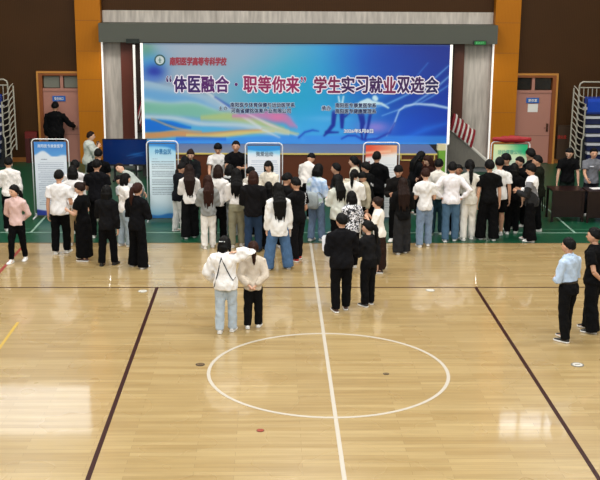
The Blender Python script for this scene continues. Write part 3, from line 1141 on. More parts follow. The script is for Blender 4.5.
def person(x, y, H, face, label, sex='f', hair='long', hc='k', top=('tee', '#e8e6e2'), leg=('straight', '#101012'), shoe='#e4e2de',
           L='down', R='down', lean=3, side=0, yaw=0, nod=8, stride=.04, spread=.055, w=1.0, skin=None, name_top=None, sleeve=None, hem=None,
           group='people at the fair', topmat=None):
    """face: 0 looks away from the camera side, 90 to -x, 180 towards the camera side, -90 to +x"""
    fem = sex == 'f'
    sk = skin or (SKIN_W if fem else SKIN)
    lean_r, side_r = math.radians(lean), math.radians(side)
    wb = w * (.93 if fem else 1.04)

    def tp(p):
        p = np.array(p, float) * H
        k = sm((p[2] - .5 * H) / (.16 * H))
        d = p - np.array((0, 0, .52 * H))
        a, b = lean_r * k, side_r * k
        ca, sa = math.cos(a), math.sin(a)
        d = np.array((d[0], d[1] * ca + d[2] * sa, d[2] * ca - d[1] * sa))
        cb, sb = math.cos(b), math.sin(b)
        d = np.array((d[0] * cb - d[2] * sb, d[1], d[2] * cb + d[0] * sb))
        q = d + np.array((0, 0, .52 * H))
        q[1] -= .25 * H * math.sin(a) * .35      # hips go back as the trunk leans forward
        return q

    TR = rotx(-lean_r)      # directions in the trunk frame
    if side_r:
        cb, sb = math.cos(side_r), math.sin(side_r)
        TR = np.array([[cb, 0, -sb], [0, 1, 0], [sb, 0, cb]]) @ TR

    def torso_rings(off, z0, z1, flare=0.0, n=20):
        prof = [(.47, .088, .066, -.004), (.53, .09, .066, -.006), (.57, .083, .060, -.002), (.62, .074 if fem else .079, .054, .002), (.68, .080, .058, .004),
                (.73, .090, .064 if not fem else .069, .004), (.77, .092, .060, .0), (.80, .074, .050, -.004), (.822, .054, .044, -.006), (.838, .042, .038, -.004)]
        zs = [q[0] for q in prof]
        out = []
        for z in [z0] + [q for q in zs if z0 < q < z1] + [z1]:
            rx = np.interp(z, zs, [q[1] for q in prof]) * wb
            ry = np.interp(z, zs, [q[2] for q in prof]) * w
            cy = np.interp(z, zs, [q[3] for q in prof])
            o = off / H + flare * sm((.64 - z) / .16)
            if z > .826:
                o *= .6
            elif z > .75:
                o += .006
            if flare < 0 and z < .6:
                o = off / H * .6
            out.append([tp(((rx + o) * math.cos(t), cy + (ry + o) * math.sin(t), z)) for t in np.arange(n) * 2 * PI / n])
        return out

    root_loc = (x, y, .004 if y > WOOD_END else 0)
    # joints
    hipz = .5
    feet, knees, hips = [], [], []
    for s in (-1, 1):
        st = stride if s > 0 else -stride
        f = np.array((s * (spread + .004), st, .04)) * H
        h = np.array((s * .048 * wb, -.25 * math.sin(lean_r) * .35, hipz)) * H
        k = (f + h) / 2 + np.array((s * .004, .012 + abs(st) * .12, .01)) * H
        feet.append(f), knees.append(k), hips.append(h)
    shs, els, wrs = [], [], []
    for s, pose in ((-1, L), (1, R)):
        sh = tp((s * (.098 if fem else .108) * (.5 + .5 * w), -.004, .772))
        u, fo = ARMS[pose]
        u = TR @ nrm((u[0] * s, u[1], u[2]))
        fo = TR @ nrm((fo[0] * s, fo[1], fo[2]))
        if pose == 'table':
            u, fo = nrm((.2 * s, .15, -1)), nrm((.08 * s, .1, -1))
        e = sh + u * .172 * H
        shs.append(sh), els.append(e), wrs.append(e + fo * .148 * H)

    # ---- body: trunk, limbs, head in one skin
    b = MB()
    b.rings(torso_rings(0, .47, .79, n=16))
    neck0, neck1 = tp((0, -.006, .775)), tp((0, .008, .873))
    HR = TR @ rotz(math.radians(yaw)) @ rotx(-math.radians(nod))
    BH, HH = H, H * 1.11      # the head
    hc0 = neck1 + TR @ (np.array((0, .006, .042)) * BH)
    b.tube([neck0, (neck0 + neck1) / 2, neck1, hc0], [.04 * BH, .031 * BH, .029 * BH, .03 * BH], 12)

    def skull(d):
        r = np.array((.0475, .0565, .064)) * HH
        q = d * r
        if d[2] < 0:
            q[0] *= 1 - .34 * d[2] ** 2
            q[1] *= 1 - .12 * d[2] ** 2
            q[1] += .012 * HH * d[2] ** 2
        return q
    b.ball(hc0, 1, 18, 14, rot=HR, fn=skull)
    hp = lambda a: hc0 + HR @ (np.array(a) * HH)
    b.tube([hp((0, .05, .006)), hp((0, .062, -.012)), hp((0, .054, -.016))], [(.006 * HH, .006 * HH), (.009 * HH, .009 * HH), (.006 * HH, .005 * HH)], 8)
    for s in (-1, 1):
        b.ball(hp((s * .046, -.002, -.004)), (.008 * H, .012 * H, .018 * H), 8, 6, rot=HR)
        i = 0 if s < 0 else 1
        b.tube([shs[i] - np.array((s * .03 * H, 0, .0)), shs[i], shs[i] * .5 + els[i] * .5, els[i]], [.029 * H, .028 * H, .026 * H, .022 * H], 10)
        b.tube([els[i], els[i] * .65 + wrs[i] * .35, wrs[i]], [.0225 * H, .022 * H, .0145 * H], 10)
        b.tube([hips[i] + np.array((0, 0, .03 * H)), hips[i], hips[i] * .5 + knees[i] * .5, knees[i]], [.045 * H, .049 * H, .041 * H, .031 * H], 12)
        b.tube([knees[i], knees[i] * .65 + feet[i] * .35, feet[i] + np.array((0, 0, .02 * H)), feet[i] + np.array((0, 0, -.015 * H))], [.033 * H, .034 * H, .021 * H, .021 * H], 12)
        b.tube([feet[i] + np.array((0, -.03, -.02)) * H, feet[i] + np.array((0, .03, -.02)) * H, feet[i] + np.array((0, .085, -.027)) * H], [(.018 * H, .016 * H), (.023 * H, .017 * H), (.02 * H, .01 * H)], 10)
    # palms go into the skin, fingers are added after it is grown
    fing = MB()
    for i, s in ((0, -1), (1, 1)):
        d = nrm(wrs[i] - els[i])
        nrm_in = np.array((-s, .15, -.1))
        nn = nrm(nrm_in - d * (nrm_in @ d)) if abs(nrm_in @ d) < .93 else nrm(np.array((0, 0, -1)) - d * (-d[2]))
        a = np.cross(d, nn)
        pe = wrs[i] + d * .05 * H
        b.tube([wrs[i] - d * .01 * H, wrs[i] + d * .025 * H, pe], [(.014 * H, .012 * H), (.021 * H, .011 * H), (.022 * H, .009 * H)], 10, ref=a)
        if a[1] < 0 or (abs(a[1]) < .2 and a[2] < 0):
            a2 = -a
        else:
            a2 = a                      # thumb side
        for q, ln in ((.016, .042), (.0055, .047), (-.0055, .044), (-.016, .036)):
            p0 = pe - d * .008 * H + a2 * q * H
            p1 = p0 + (d * .9 + nn * .35) * (ln * .5 + .006) * H
            p2 = p1 + (d * .6 + nn * .8) * ln * .32 * H
            p3 = p2 + (d * .2 + nn * .95) * ln * .25 * H
            fing.tube([p0, p1, p2, p3], [.0056 * H, .0053 * H, .005 * H, .004 * H], 6)
        p0 = wrs[i] + d * .014 * H + a2 * .014 * H
        p1 = p0 + (d * .6 + a2 * .75 + nn * .25) * .026 * H
        p2 = p1 + (d * .85 + a2 * .2 + nn * .4) * .022 * H
        fing.tube([p0, p1, p2], [.0075 * H, .0064 * H, .005 * H], 6)
    nf = len(fing.f)
    for s in (-1, 1):
        fing.ball(hp((s * .018, .0475, .004)), (.0085 * H, .005 * H, .005 * H), 8, 6, mi=1, rot=HR)
        fing.ball(hp((s * .019, .0485, .0165)), (.0125 * H, .004 * H, .0028 * H), 8, 4, mi=3, rot=HR)
    fing.ball(hp((0, .0515, -.035)), (.0125 * H, .006 * H, .0045 * H), 8, 6, mi=2, rot=HR)
    body = b.build('person', [sk, EYE, LIP, BROW], None, root_loc, smooth=True)
    body.rotation_euler = (0, 0, math.radians(face))
    tag(body, label, 'person', group)
    _bake.append((body, .0115, 2, fing))

    # ---- hair
    h = MB()

    if hair == 'short':
        thr = [(-1, -.62), (-.3, -.3), (.25, .12), (.6, .5), (1, .60)]
        k = 1.13
    elif hair == 'bowl':
        thr = [(-1, -.7), (-.3, -.35), (.2, .0), (.6, .2), (1, .28)]
        k = 1.19
    else:
        thr = [(-1, -.8), (-.3, -.6), (.2, -.15), (.5, .3), (1, .50 if hair != 'bob' else .3)]
        k = 1.17

    def scalp(d):
        q = skull(np.array((d[0], d[1], max(d[2], -.55))))
        t = np.interp(d[1], [e[0] for e in thr], [e[1] for e in thr])
        g = sm((d[2] - t + .12) / .2)
        sc = .86 + (k - .86) * g
        q = q * np.array((sc, sc, sc)) + np.array((0, -.003, .003)) * HH
        if d[2] > .1:
            q = q * (1 + .035 * math.sin(d[0] * 13 + d[1] * 9 + x * 7) + .02 * math.sin(d[0] * 29 - d[1] * 23 + y * 5))
        return q
    h.ball(hc0, 1, 24, 16, rot=HR, fn=scalp)
    down = np.array((0, 0, -1.))
    bk = HR @ np.array((0, -1., 0))
    rt = HR @ np.array((1., 0, 0))
    if hair in ('long', 'longer', 'bob'):
        ln = {'long': .17, 'longer': .235, 'bob': .055}[hair]
        p0 = hp((0, -.026, .03))
        p1 = hp((0, -.04, -.03))
        pts = [p0, p1]
        rad = [(.046 * HH, .03 * HH), (.054 * HH, .03 * HH)]
        if ln > .1:
            base = tp((0, -.062, .79))
            base = base + TR @ np.array((0, -.02, 0)) * HH
            pts += [base, base + (TR @ np.array((0, -.012, -1.)) * .5 + down * .5) * (ln - .05) * HH]
            pts.insert(3, base * .4 + pts[-1] * .6)
            rad += [(.056 * HH, .022 * HH), (.044 * HH, .014 * HH), (.016 * HH, .006 * HH)]
            for q_ in range(6):
                xo = (-.05 + .02 * q_)
                e_ = pts[-1] + rt * (xo * .75 + .012 * math.sin(q_ * 3.1 + x * 9)) * HH + down * (.02 * math.sin(q_ * 2.3 + y * 7) + .006) * HH
                b_ = base + rt * xo * 1.1 * HH
                h.tube([p1 + rt * xo * .9 * HH, b_, b_ * .45 + e_ * .55, e_], [.014 * HH, .017 * HH, .014 * HH, .005 * HH], 8, ref=rt)
        else:
            pts += [p1 + down * ln * HH]
            rad += [(.05 * HH, .026 * HH)]
        h.tube(pts, rad, 14, ref=rt)
        for s in (-1, 1):
            q0, q1 = hp((s * .044, .004, .03)), hp((s * .051, .004, -.035))
            q2 = hp((s * .05, .012, -.07 if hair == 'bob' else -.1))
            h.tube([q0, q1, q2], [(.01 * HH, .022 * HH), (.012 * HH, .026 * HH), (.009 * HH, .018 * HH)], 8, ref=rt)
    elif hair in ('pony', 'ponylow'):
        o = hp((0, -.056, .016 if hair == 'pony' else -.02))
        c = o + bk * .022 * HH
        e0 = c + (down * .9 + bk * .25) * .05 * HH
        e1 = e0 + (down * .95 + TR @ np.array((0, -.1, -.3))) * .06 * HH
        e2 = e1 + (TR @ np.array((0, -.03, -1.)) * .6 + down * .4) * .07 * HH
        h.tube([hp((0, -.04, .01)), o, c, e0, e1, e2], [.012 * HH, .014 * HH, .018 * HH, .024 * HH, .02 * HH, .006 * HH], 10, ref=rt)
    elif hair == 'bun':
        h.ball(hp((0, -.062, .03)), .026 * HH, 12, 8)
    ho = h.build('hair', HAIR_COL[hc], body, smooth=True)
    _bake.append((ho, .009, 1, None))

    # ---- top garment
    kind, tc = top
    spec = {'tee': (.016, .475, 'short', .012), 'shirt': (.014, .48, 'long', .010), 'tuck': (.012, .55, 'long', -.004), 'jacket': (.026, .455, 'long', .006), 'puffer': (.042, .46, 'long', .002),
            'hoodie': (.03, .46, 'long', .004), 'long': (.024, .40, 'long', .016), 'crop': (.014, .55, 'long', .006), 'cardigan': (.024, .50, 'long', .004), 'croptee': (.014, .53, 'short', .008),
            'polo': (.016, .475, 'short', .010)}[kind]
    off, hz, sl, flare = spec
    sl = sleeve or sl
    hz = hem or hz
    g = MB()
    g.rings(torso_rings(off, hz, .838, flare))
    for i, s in ((0, -1), (1, 1)):
        a0 = tp((s * .04, -.006, .8))
        o = off + .006
        if sl == 'short':
            m1 = shs[i] * .38 + els[i] * .62
            g.tube([a0, shs[i], m1], [(.03 * H + o * .5), .034 * H + o, .034 * H + o * 1.2], 12)
        else:
            wl = els[i] * .06 + wrs[i] * .94
            g.tube([a0, shs[i], shs[i] * .5 + els[i] * .5, els[i], els[i] * .5 + wrs[i] * .5, wl],
                   [.03 * H + o * .5, .033 * H + o, .029 * H + o, .026 * H + o * 1.15, .022 * H + o, .017 * H + o * .8], 12)
    if kind == 'hoodie' or kind == 'puffer':
        g.tube([tp((-.05, -.02, .832)), tp((-.03, -.055, .82)), tp((.03, -.055, .82)), tp((.05, -.02, .832))], [.02 * H, .03 * H, .03 * H, .02 * H], 10)
    tn = name_top or {'tee': 't_shirt', 'croptee': 't_shirt', 'polo': 'polo_shirt', 'tuck': 'shirt', 'crop': 'blouse', 'long': 'tunic', 'puffer': 'jacket'}.get(kind, kind)
    to = g.build(tn, topmat or cloth(tc), body, smooth=True)
    _bake.append((to, .014, 4, None))
    if kind in ('polo', 'tuck', 'shirt', 'jacket'):
        c = MB()
        rr = []
        for z, r in ((.828, .041), (.852, .036), (.854, .033), (.83, .036)):
            rr.append([tp((r * math.cos(t), -.002 + r * .95 * math.sin(t) - (.004 if z > .84 else 0), z - .012 * max(0, math.sin(t)))) for t in np.arange(16) * PI / 8])
        rr.append(rr[0])
        c.rings(rr, close=False).build('collar', topmat or cloth(tc), to, smooth=True)

    # ---- lower garment
    kind, lc = leg
    g = MB()
    lm = denim(lc) if kind == 'jeans' or kind == 'widejeans' else cloth(lc)
    if kind == 'skirt':
        rr = []
        cen = (feet[0] + feet[1]) / 2
        for z, rx, ry in ((.6, .086, .064), (.53, .102, .078), (.46, .112, .095), (.3, .118, .105), (.15, .116, .105), (.05, .118, .105)):
            kx = sm((.5 - z) / .45)
            rr.append([np.array((cen[0] * kx, cen[1] * kx, 0)) + tp((rx * wb * math.cos(t), ry * math.sin(t) * (1 + .06 * math.sin(5 * t)), z)) * np.array((1 + .05 * math.sin(7 * t) * kx, 1, 1)) for t in np.arange(24) * PI / 12])
        g.rings(rr)
    else:
        R_ = {'slim': (.061, .044, .035, .05), 'straight': (.062, .050, .045, .035), 'jeans': (.062, .050, .047, .03), 'wide': (.066, .064, .068, .022), 'widejeans': (.066, .062, .066, .02),
              'flare': (.062, .052, .066, .018), 'shorts': (.066, .066, .06, .3)}[kind]
        g.rings(torso_rings(.002, .465, .595, .011))
        for i, s in ((0, -1), (1, 1)):
            hh, kk, ff = hips[i], knees[i], feet[i]
            hemz = R_[3] * H
            if kind == 'shorts':
                end = kk + np.array((0, 0, .03 * H))
                g.tube([hh + np.array((0, 0, .035 * H)), hh, end], [.055 * H, R_[0] * H, R_[1] * H], 14)
            else:
                end = ff.copy()
                end[2] = hemz
                sh_ = kk * .5 + ff * .5
                g.tube([hh + np.array((0, 0, .035 * H)), hh, hh * .5 + kk * .5, kk, sh_, end],
                       [.055 * H, R_[0] * H, (R_[0] * .52 + R_[1] * .48) * H, R_[1] * H, (R_[1] * .45 + R_[2] * .55) * H, R_[2] * H], 14)
    ln = {'skirt': 'skirt', 'shorts': 'shorts', 'jeans': 'jeans', 'widejeans': 'jeans'}.get(kind, 'trousers')
    lo = g.build(ln, lm, body, smooth=True)
    _bake.append((lo, .014, 4, None))

    # ---- shoes
    sole = mat('#e6e4df', .6) if shoe != '#17130f' else mat('#0e0b09', .5)
    for i, s in ((0, -1), (1, 1)):
        ya = rotz(-s * math.radians(7))
        c = np.array((feet[i][0], feet[i][1], 0))
        fm = MB()
        rr = []
        for yy, wv in ((-.042, .012), (-.036, .021), (-.01, .0235), (.03, .0255), (.07, .028), (.1, .024), (.113, .012)):
            rr.append((yy, wv))
        outl = [(wv, yy) for yy, wv in rr] + [(-wv, yy) for yy, wv in reversed(rr)]
        fm.rings([[c + ya @ (np.array((a * 1.06, bb * 1.02, z)) * H) for a, bb in outl] for z in (.002, .016)], 1)
        prof = [(-.042, .010, .038), (-.036, .019, .052), (-.01, .0215, .056), (.02, .023, .052), (.05, .0245, .038), (.08, .025, .03), (.1, .021, .025), (.112, .010, .02)]
        fm.rings([[c + ya @ (np.array((wv * math.cos(t), yy, .012 + (hv - .012) * max(0, math.sin(t)) ** .8 if math.sin(t) > 0 else .012)) * H) for t in np.arange(14) * PI / 7] for yy, wv, hv in prof])
        fm.build('shoe', [mat(shoe, .55), sole], body, smooth=True)
    info = dict(body=body, top=to, wr=wrs, els=els, hc=hc0, tp=tp, H=BH, HR=HR, TR=TR)

    def world(p):
        return np.array(root_loc) + rotz(math.radians(face)) @ np.array(p)
    info['world'] = world
    return info


def bake_people():
    """grow the skins and cloth: one voxel union and smoothing per mesh, then add fingers and faces"""
    for o, vs, it, extra in _bake:
        r = o.modifiers.new('grow', 'REMESH')
        r.mode = 'VOXEL'
        r.voxel_size = vs
        r.use_smooth_shade = True
        if it:
            q = o.modifiers.new('soften', 'SMOOTH')
            q.iterations = it
            q.factor = .5
    bpy.context.view_layer.update()
    dg = bpy.context.evaluated_depsgraph_get()
    new = [bpy.data.meshes.new_from_object(o.evaluated_get(dg)) for o, *_ in _bake]
    for (o, vs, it, extra), me in zip(_bake, new):
        old = o.data
        mats = list(old.materials)
        o.modifiers.clear()
        if extra is not None:
            n = len(me.vertices)
            co = np.empty(n * 3)
            me.vertices.foreach_get('co', co)
            lt = np.empty(len(me.loops), int)
            me.loops.foreach_get('vertex_index', lt)
            faces = lt.reshape(-1, 4).tolist() if len(lt) == 4 * len(me.polygons) else [tuple(p.vertices) for p in me.polygons]
            m2 = bpy.data.meshes.new('person')
            m2.from_pydata(co.reshape(-1, 3).tolist() + extra.v, [], faces + [tuple(i + n for i in f) for f in extra.f])
            for q in mats:
                m2.materials.append(q)
            mi = np.zeros(len(m2.polygons), int)
            mi[len(faces):] = extra.m
            m2.polygons.foreach_set('material_index', mi)
            me = m2
        else:                           # soft folds in cloth, strands in hair, along the surface normal
            n = len(me.vertices)
            co, no = np.empty(n * 3), np.empty(n * 3)
            me.vertices.foreach_get('co', co)
            me.vertices.foreach_get('normal', no)
            co, no = co.reshape(-1, 3), no.reshape(-1, 3)
            ph = (sum(ord(q) for q in o.parent.name) % 17) * .7
            X, Y, Z = co.T
            d = np.sin(Z * 31 + 5 * np.sin(X * 9 + ph) + 4 * np.sin(Y * 11 - ph)) * .5 + np.sin(X * 38 + Z * 17 + 3 * np.sin(Z * 13 + ph)) * .35 + np.sin(Y * 41 - Z * 23 + ph) * .35
            if vs > .012:
                co = co + no * (d * (.006 if o.name.split('.')[0] in ('trousers', 'jeans', 'skirt', 'shorts') else .0095))[:, None]
            else:
                zt = Z.max()
                s_ = np.clip((zt - .12 - Z) / .1, 0, 1)
                co = co + no * (np.sin(X * 170 + ph + 3 * np.sin(Z * 20)) * .0028 + np.sin(Y * 150 + ph + 2 * np.sin(Z * 17)) * .0022)[:, None] * (.4 + .8 * s_)[:, None]
            me.vertices.foreach_set('co', co.ravel())
        me.polygons.foreach_set('use_smooth', [True] * len(me.polygons))
        me.name = o.name
        if extra is None:
            me.materials.clear()
            for q in mats:
                me.materials.append(q)
        me.update()
        o.data = me


def on_back(o, pts, r, m, name, front=False, body=None):
    """a raised line or mark laid on a garment: points (x, z) in the person's frame dropped onto its surface"""
    me = o.data
    tree = BVHTree.FromPolygons([v.co for v in me.vertices], [tuple(p.vertices) for p in me.polygons])
    s = 1 if front else -1
    out = []
    for x, z in pts:
        hit = tree.ray_cast(Vector((x, s * 1.0, z)), Vector((0, -s, 0)))
        if hit[0] is not None:
            out.append(np.array(hit[0]) + np.array((0, s * r * .3, 0)))
    if len(out) > 1:
        return MB().tube(out, (r, r), 6).build(name, m, body or o, smooth=True)


# tops printed with a pattern of their own
def pattern_mat(kind):
    m, N, L, b = nodes_mat('patterned_cloth', .85)
    tc = N.new('ShaderNodeTexCoord')
    mp = N.new('ShaderNodeMapping')
    L.new(tc.outputs['Object'], mp.inputs['Vector'])
    cr = N.new('ShaderNodeValToRGB')
    e = cr.color_ramp.elements
    if kind == 'monochrome':
        t = N.new('ShaderNodeTexVoronoi')
        t.inputs['Scale'].default_value = 38
        L.new(mp.outputs['Vector'], t.inputs['Vector'])
        L.new(t.outputs['Color'], cr.inputs['Fac'])
        cr.color_ramp.interpolation = 'CONSTANT'
        e[0].color = rgb('#17181d')
        e[1].position = .42
        e[1].color = rgb('#dcdde2')
        x = e.new(.62)
        x.color = rgb('#7b7f8a')
        x = e.new(.72)
        x.color = rgb('#e6e6ea')
    elif kind == 'tiedye':
        t = N.new('ShaderNodeTexNoise')
        t.inputs['Scale'].default_value = 6
        L.new(mp.outputs['Vector'], t.inputs['Vector'])
        L.new(t.outputs['Fac'], cr.inputs['Fac'])
        e[0].position, e[0].color = .36, rgb('#9dbbe2')
        e[1].position, e[1].color = .62, rgb('#dfe8f0')
        x = e.new(.70)
        x.color = rgb('#b9d3c4')
    elif kind == 'block':
        sx = N.new('ShaderNodeSeparateXYZ')
        L.new(tc.outputs['Object'], sx.inputs['Vector'])
        no = N.new('ShaderNodeMath')
        no.operation = 'MULTIPLY_ADD'
        L.new(sx.outputs['X'], no.inputs[0])
        no.inputs[1].default_value = .9
        L.new(sx.outputs['Z'], no.inputs[2])
        mr = N.new('ShaderNodeMapRange')
        mr.inputs['From Min'].default_value = .8
        mr.inputs['From Max'].default_value = 1.8
        L.new(no.outputs[0], mr.inputs['Value'])
        L.new(mr.outputs['Result'], cr.inputs['Fac'])
        cr.color_ramp.interpolation = 'CONSTANT'
        e[0].color = rgb('#101114')
        e[1].position = .20
        e[1].color = rgb('#77787d')
        x = e.new(.34)
        x.color = rgb('#ededee')
        x = e.new(.66)
        x.color = rgb('#7d7e83')
    L.new(cr.outputs['Color'], b.inputs['Base Color'])
    return m

W0, W1, CRM, GRY, K0, K1 = '#ece8e4', '#dfdbd6', '#d9d0c2', '#a8aaa8', '#070709', '#0f0f11'
P = {}


def add(k, *a, **kw):
    P[k] = person(*a, **kw)


# --- round the blue-headed poster
add('whiteleft', -6.76, 9.24, 1.69, 12, 'person in a white shirt seen from behind, past the shoulder of the one in pink', sex='m', hair='short', top=('shirt', W0), leg=('straight', K0), L='front', R='down')
add('pink', -6.00, 6.46, 1.60, 172, 'person in a pale pink shirt and black trousers, hands held behind the back', hair='ponylow', hc='k', top=('shirt', '#dcbdb8'), leg=('slim', K0), shoe='#f4f2ee', L='back', R='back', yaw=-32, stride=.09, nod=4)
add('whitetee', -5.25, 7.12, 1.78, -6, 'person in a white t-shirt and black trousers reading the blue-headed poster', sex='m', hair='short', top=('tee', '#e9e8e8'), leg=('straight', K0), shoe='#cfccc6', L='down', R='bent', w=1.05)
add('whitebob', -5.10, 7.92, 1.72, 8, 'person with a dark bob and white top facing the blue-headed poster in khaki trousers', hair='bob', top=('shirt', '#e6e4e4'), leg=('straight', '#a8926f'), L='front', R='front')
add('whiteback', -5.23, 9.0, 1.66, 10, 'person with short dark hair and white shirt, head just above the dark bob', sex='m', hair='bowl', top=('shirt', '#e2dfe0'), leg=('straight', K1), L='front', R='front', nod=14)
add('blackdress', -4.68, 6.55, 1.63, 70, 'person in a black short-sleeved top and long black skirt holding a white phone', hair='bun', hc='b', top=('tee', K0), leg=('skirt', K0), shoe='#3a1f18', L='front', R='bent', yaw=20, nod=18)
add('bigblack', -4.69, 8.56, 1.76, -4, 'heavily built person in a black t-shirt seen from behind, before the dark screen', sex='m', hair='short', top=('tee', '#0e0e12'), leg=('straight', K0), L='front', R='front', w=1.18)
add('blackleft', -4.14, 6.15, 1.64, -10, 'person in black jacket and straight black trousers beside the one in the long black skirt', hair='bob', top=('jacket', '#121214'), leg=('straight', K0), shoe='#17130f', L='front', R='down', spread=.065)
add('whitecollar', -4.91, 10.3, 1.72, 5, 'person in black with a white collar at the neck, behind the heavily built one', sex='m', hair='short', top=('tee', K0), leg=('straight', K0), L='front', R='front')
add('drinker', -5.72, 13.9, 1.62, -72, 'person in pale grey-green raising a dark cup to the mouth by the orange pillar', hair='short', hc='b', top=('jacket', '#c3c8c0'), leg=('straight', '#9aa09a'), L='mouth', R='mouth', yaw=-10, nod=0, lean=6, w=1.25, name_top='shirt')
add('leaner', -4.02, 9.75, 1.64, 70, 'person in a grey-green shirt bending sideways with the face turned out from the crowd', hair='short', hc='b', top=('shirt', '#aeb5ae'), leg=('straight', '#6d7277'), L='reach', R='down', lean=42, yaw=75, nod=-4)
add('greybent', -3.98, 8.62, 1.6, 40, 'person in a pale grey top bent over with the back raised, near the dark screen', hair='short', top=('tee', '#bfc0c0'), leg=('straight', K1), L='reach', R='reach', lean=50, nod=20)
add('whitejeans', -4.00, 7.75, 1.60, -65, 'person in a white top and pale blue jeans between two people in black', hair='bob', top=('shirt', W0), leg=('jeans', '#9fb0bd'), shoe='#f0eeea', L='front', R='front', yaw=-5)
add('flare', -3.52, 5.99, 1.72, -25, 'person in a black jacket and flared black trousers with a long brown ponytail', hair='pony', hc='r', top=('jacket', '#0d0d10'), leg=('flare', K0), shoe='#f6f4f0', L='fold', R='fold', spread=.08, stride=-.03, yaw=-15)
# --- by the cyan poster
add('suit', -2.95, 9.12, 1.6, -62, 'person in a black jacket and white trousers leaning in beside the cyan poster', sex='m', hair='short', top=('jacket', '#14161c'), leg=('straight', '#e4e2de'), L='front', R='front', lean=8, nod=18)
add('lanyard', -2.80, 11.15, 1.60, 175, 'person facing out in a dark jacket with a green lanyard card beside the cyan poster', hair='bun', hc='b', top=('jacket', '#17181a'), leg=('straight', K0), L='reach', R='front', lean=8, nod=14)
add('darkhead', -2.86, 9.95, 1.60, 10, 'person with black hair and dark clothes below the one wearing the lanyard card', hair='bob', top=('jacket', '#201a1a'), leg=('straight', K0), L='front', R='front', nod=16)
add('longbrown', -2.66, 8.52, 1.65, 6, 'person with long brown hair, white blouse and wide black trousers beside the black jacket', hair='longer', hc='b', top=('shirt', W0), leg=('wide', K1), shoe='#e8e6e2', L='front', R='front')
add('greysweater', -2.20, 7.60, 1.58, 8, 'person with long red-brown hair, grey sweater and white trousers', hair='longer', hc='r', top=('jacket', '#8b8d8b'), leg=('straight', '#e9e6e0'), shoe='#e9e6e0', L='front', R='front', yaw=20, name_top='sweater')
add('whitemid', -2.02, 8.18, 1.70, -8, 'person in a white t-shirt and black trousers next to the grey sweater', hair='bob', hc='b', top=('tee', W0), leg=('straight', K0), L='front', R='front')
add('fringe', -2.16, 11.42, 1.70, 178, 'person with a black bowl fringe and white t-shirt facing out before the stage', sex='m', hair='bowl', top=('tee', '#e2dfdc'), leg=('straight', K0), L='reach', R='reach', nod=22)
add('blackvneck', -1.72, 11.35, 1.77, 178, 'tall person in a black t-shirt facing out from the stage beside the bowl fringe', sex='m', hair='short', top=('tee', '#0e0d10'), leg=('straight', K0), L='front', R='reach', nod=2, w=1.08)
add('greyhood', -1.80, 8.72, 1.62, -20, 'person in a light grey hoodie and grey jeans wearing a black backpack', hair='bob', top=('hoodie', '#c6c8c8'), leg=('jeans', '#a9adb3'), L='front', R='front')
add('khaki', -1.60, 7.72, 1.71, 4, 'person in a white blouse and khaki trousers with long dark hair', hair='long', top=('crop', W0), leg=('straight', '#8e8a72'), shoe='#d8d2c8', L='front', R='front')
add('cream', -1.36, 8.70, 1.58, -60, 'person in a cream shirt turned towards the white poster with the blue top band', hair='short', top=('shirt', '#d8d1c6'), leg=('straight', K0), L='clasp', R='clasp', nod=16)
add('puffer', -1.24, 7.22, 1.74, -6, 'person in a bulky black jacket and dark blue jeans with dark red-brown hair', hair='bob', hc='r', top=('puffer', '#131214'), leg=('straight', '#2a3d57'), shoe='#17130f', L='front', R='front', w=1.05, name_top='jacket')
add('cardigan', -.90, 9.25, 1.63, 150, 'person in a cream cardigan facing out before the white poster with the blue top band', hair='bob', top=('jacket', '#e0d8c8'), leg=('straight', K1), L='front', R='front', nod=16, yaw=10, name_top='cardigan')
add('smalldark', -.92, 7.56, 1.45, 0, 'short person in black between the bulky black jacket and the long white shirt', hair='bob', top=('jacket', K0), leg=('straight', K0), shoe='#17130f')
add('longwhite', -.72, 5.86, 1.75, 12, 'person with long black hair, long white shirt and wide blue jeans, feet apart', hair='longer', top=('long', '#e6e5e2'), leg=('widejeans', '#4a6a90'), shoe='#e0ddd6', L='down', R='down', stride=.0, spread=.115)
add('redshoes', -.33, 6.55, 1.74, 40, 'person in black with red shoes and a white print down the sleeve', sex='m', hair='short', top=('tee', '#0d0d0f'), leg=('straight', '#101013'), shoe='#c02a22', L='front', R='bent', nod=18)
add('nodding', -.57, 7.60, 1.64, -60, 'person with black hair in dark clothes, head lowered towards the one with red shoes', sex='m', hair='bowl', top=('tee', K1), leg=('straight', K0), L='front', R='front', nod=24)
# --- before the middle of the stage
add('bendwhite', -.06, 10.5, 1.66, -35, 'person in a white shirt bending down alone against the brown stage front', sex='m', hair='short', top=('shirt', '#e4ded8'), leg=('straight', K0), L='reach', R='reach', lean=28, nod=26)
add('tiedye', .13, 8.24, 1.72, -35, 'person in a pale blue mottled shirt and blue jeans with a grey shoulder bag', hair='bob', top=('tee', '#b9cfe4'), leg=('jeans', '#6f86a6'), shoe='#e4e4e2', L='clasp', R='clasp', nod=22, topmat=pattern_mat('tiedye'), sleeve='long')
add('profile', .62, 8.75, 1.66, 70, 'person in profile with short black hair and dark top behind the pale green tunic', sex='m', hair='short', top=('polo', '#1a1b1f'), leg=('straight', K0), L='front', R='front', nod=2)
add('greentunic', .56, 7.68, 1.58, 30, 'person with long black hair in a pale grey-green tunic and black trousers', hair='long', top=('long', '#cfd2c8'), leg=('straight', K0), L='front', R='front', nod=16)
add('ponywhite', .93, 8.12, 1.62, -12, 'person with a black ponytail in a loose white shirt before the brown stage front', hair='pony', top=('shirt', '#eeebe4'), leg=('straight', '#cfc6b8'), L='front', R='front', nod=14, yaw=-10, w=1.08)
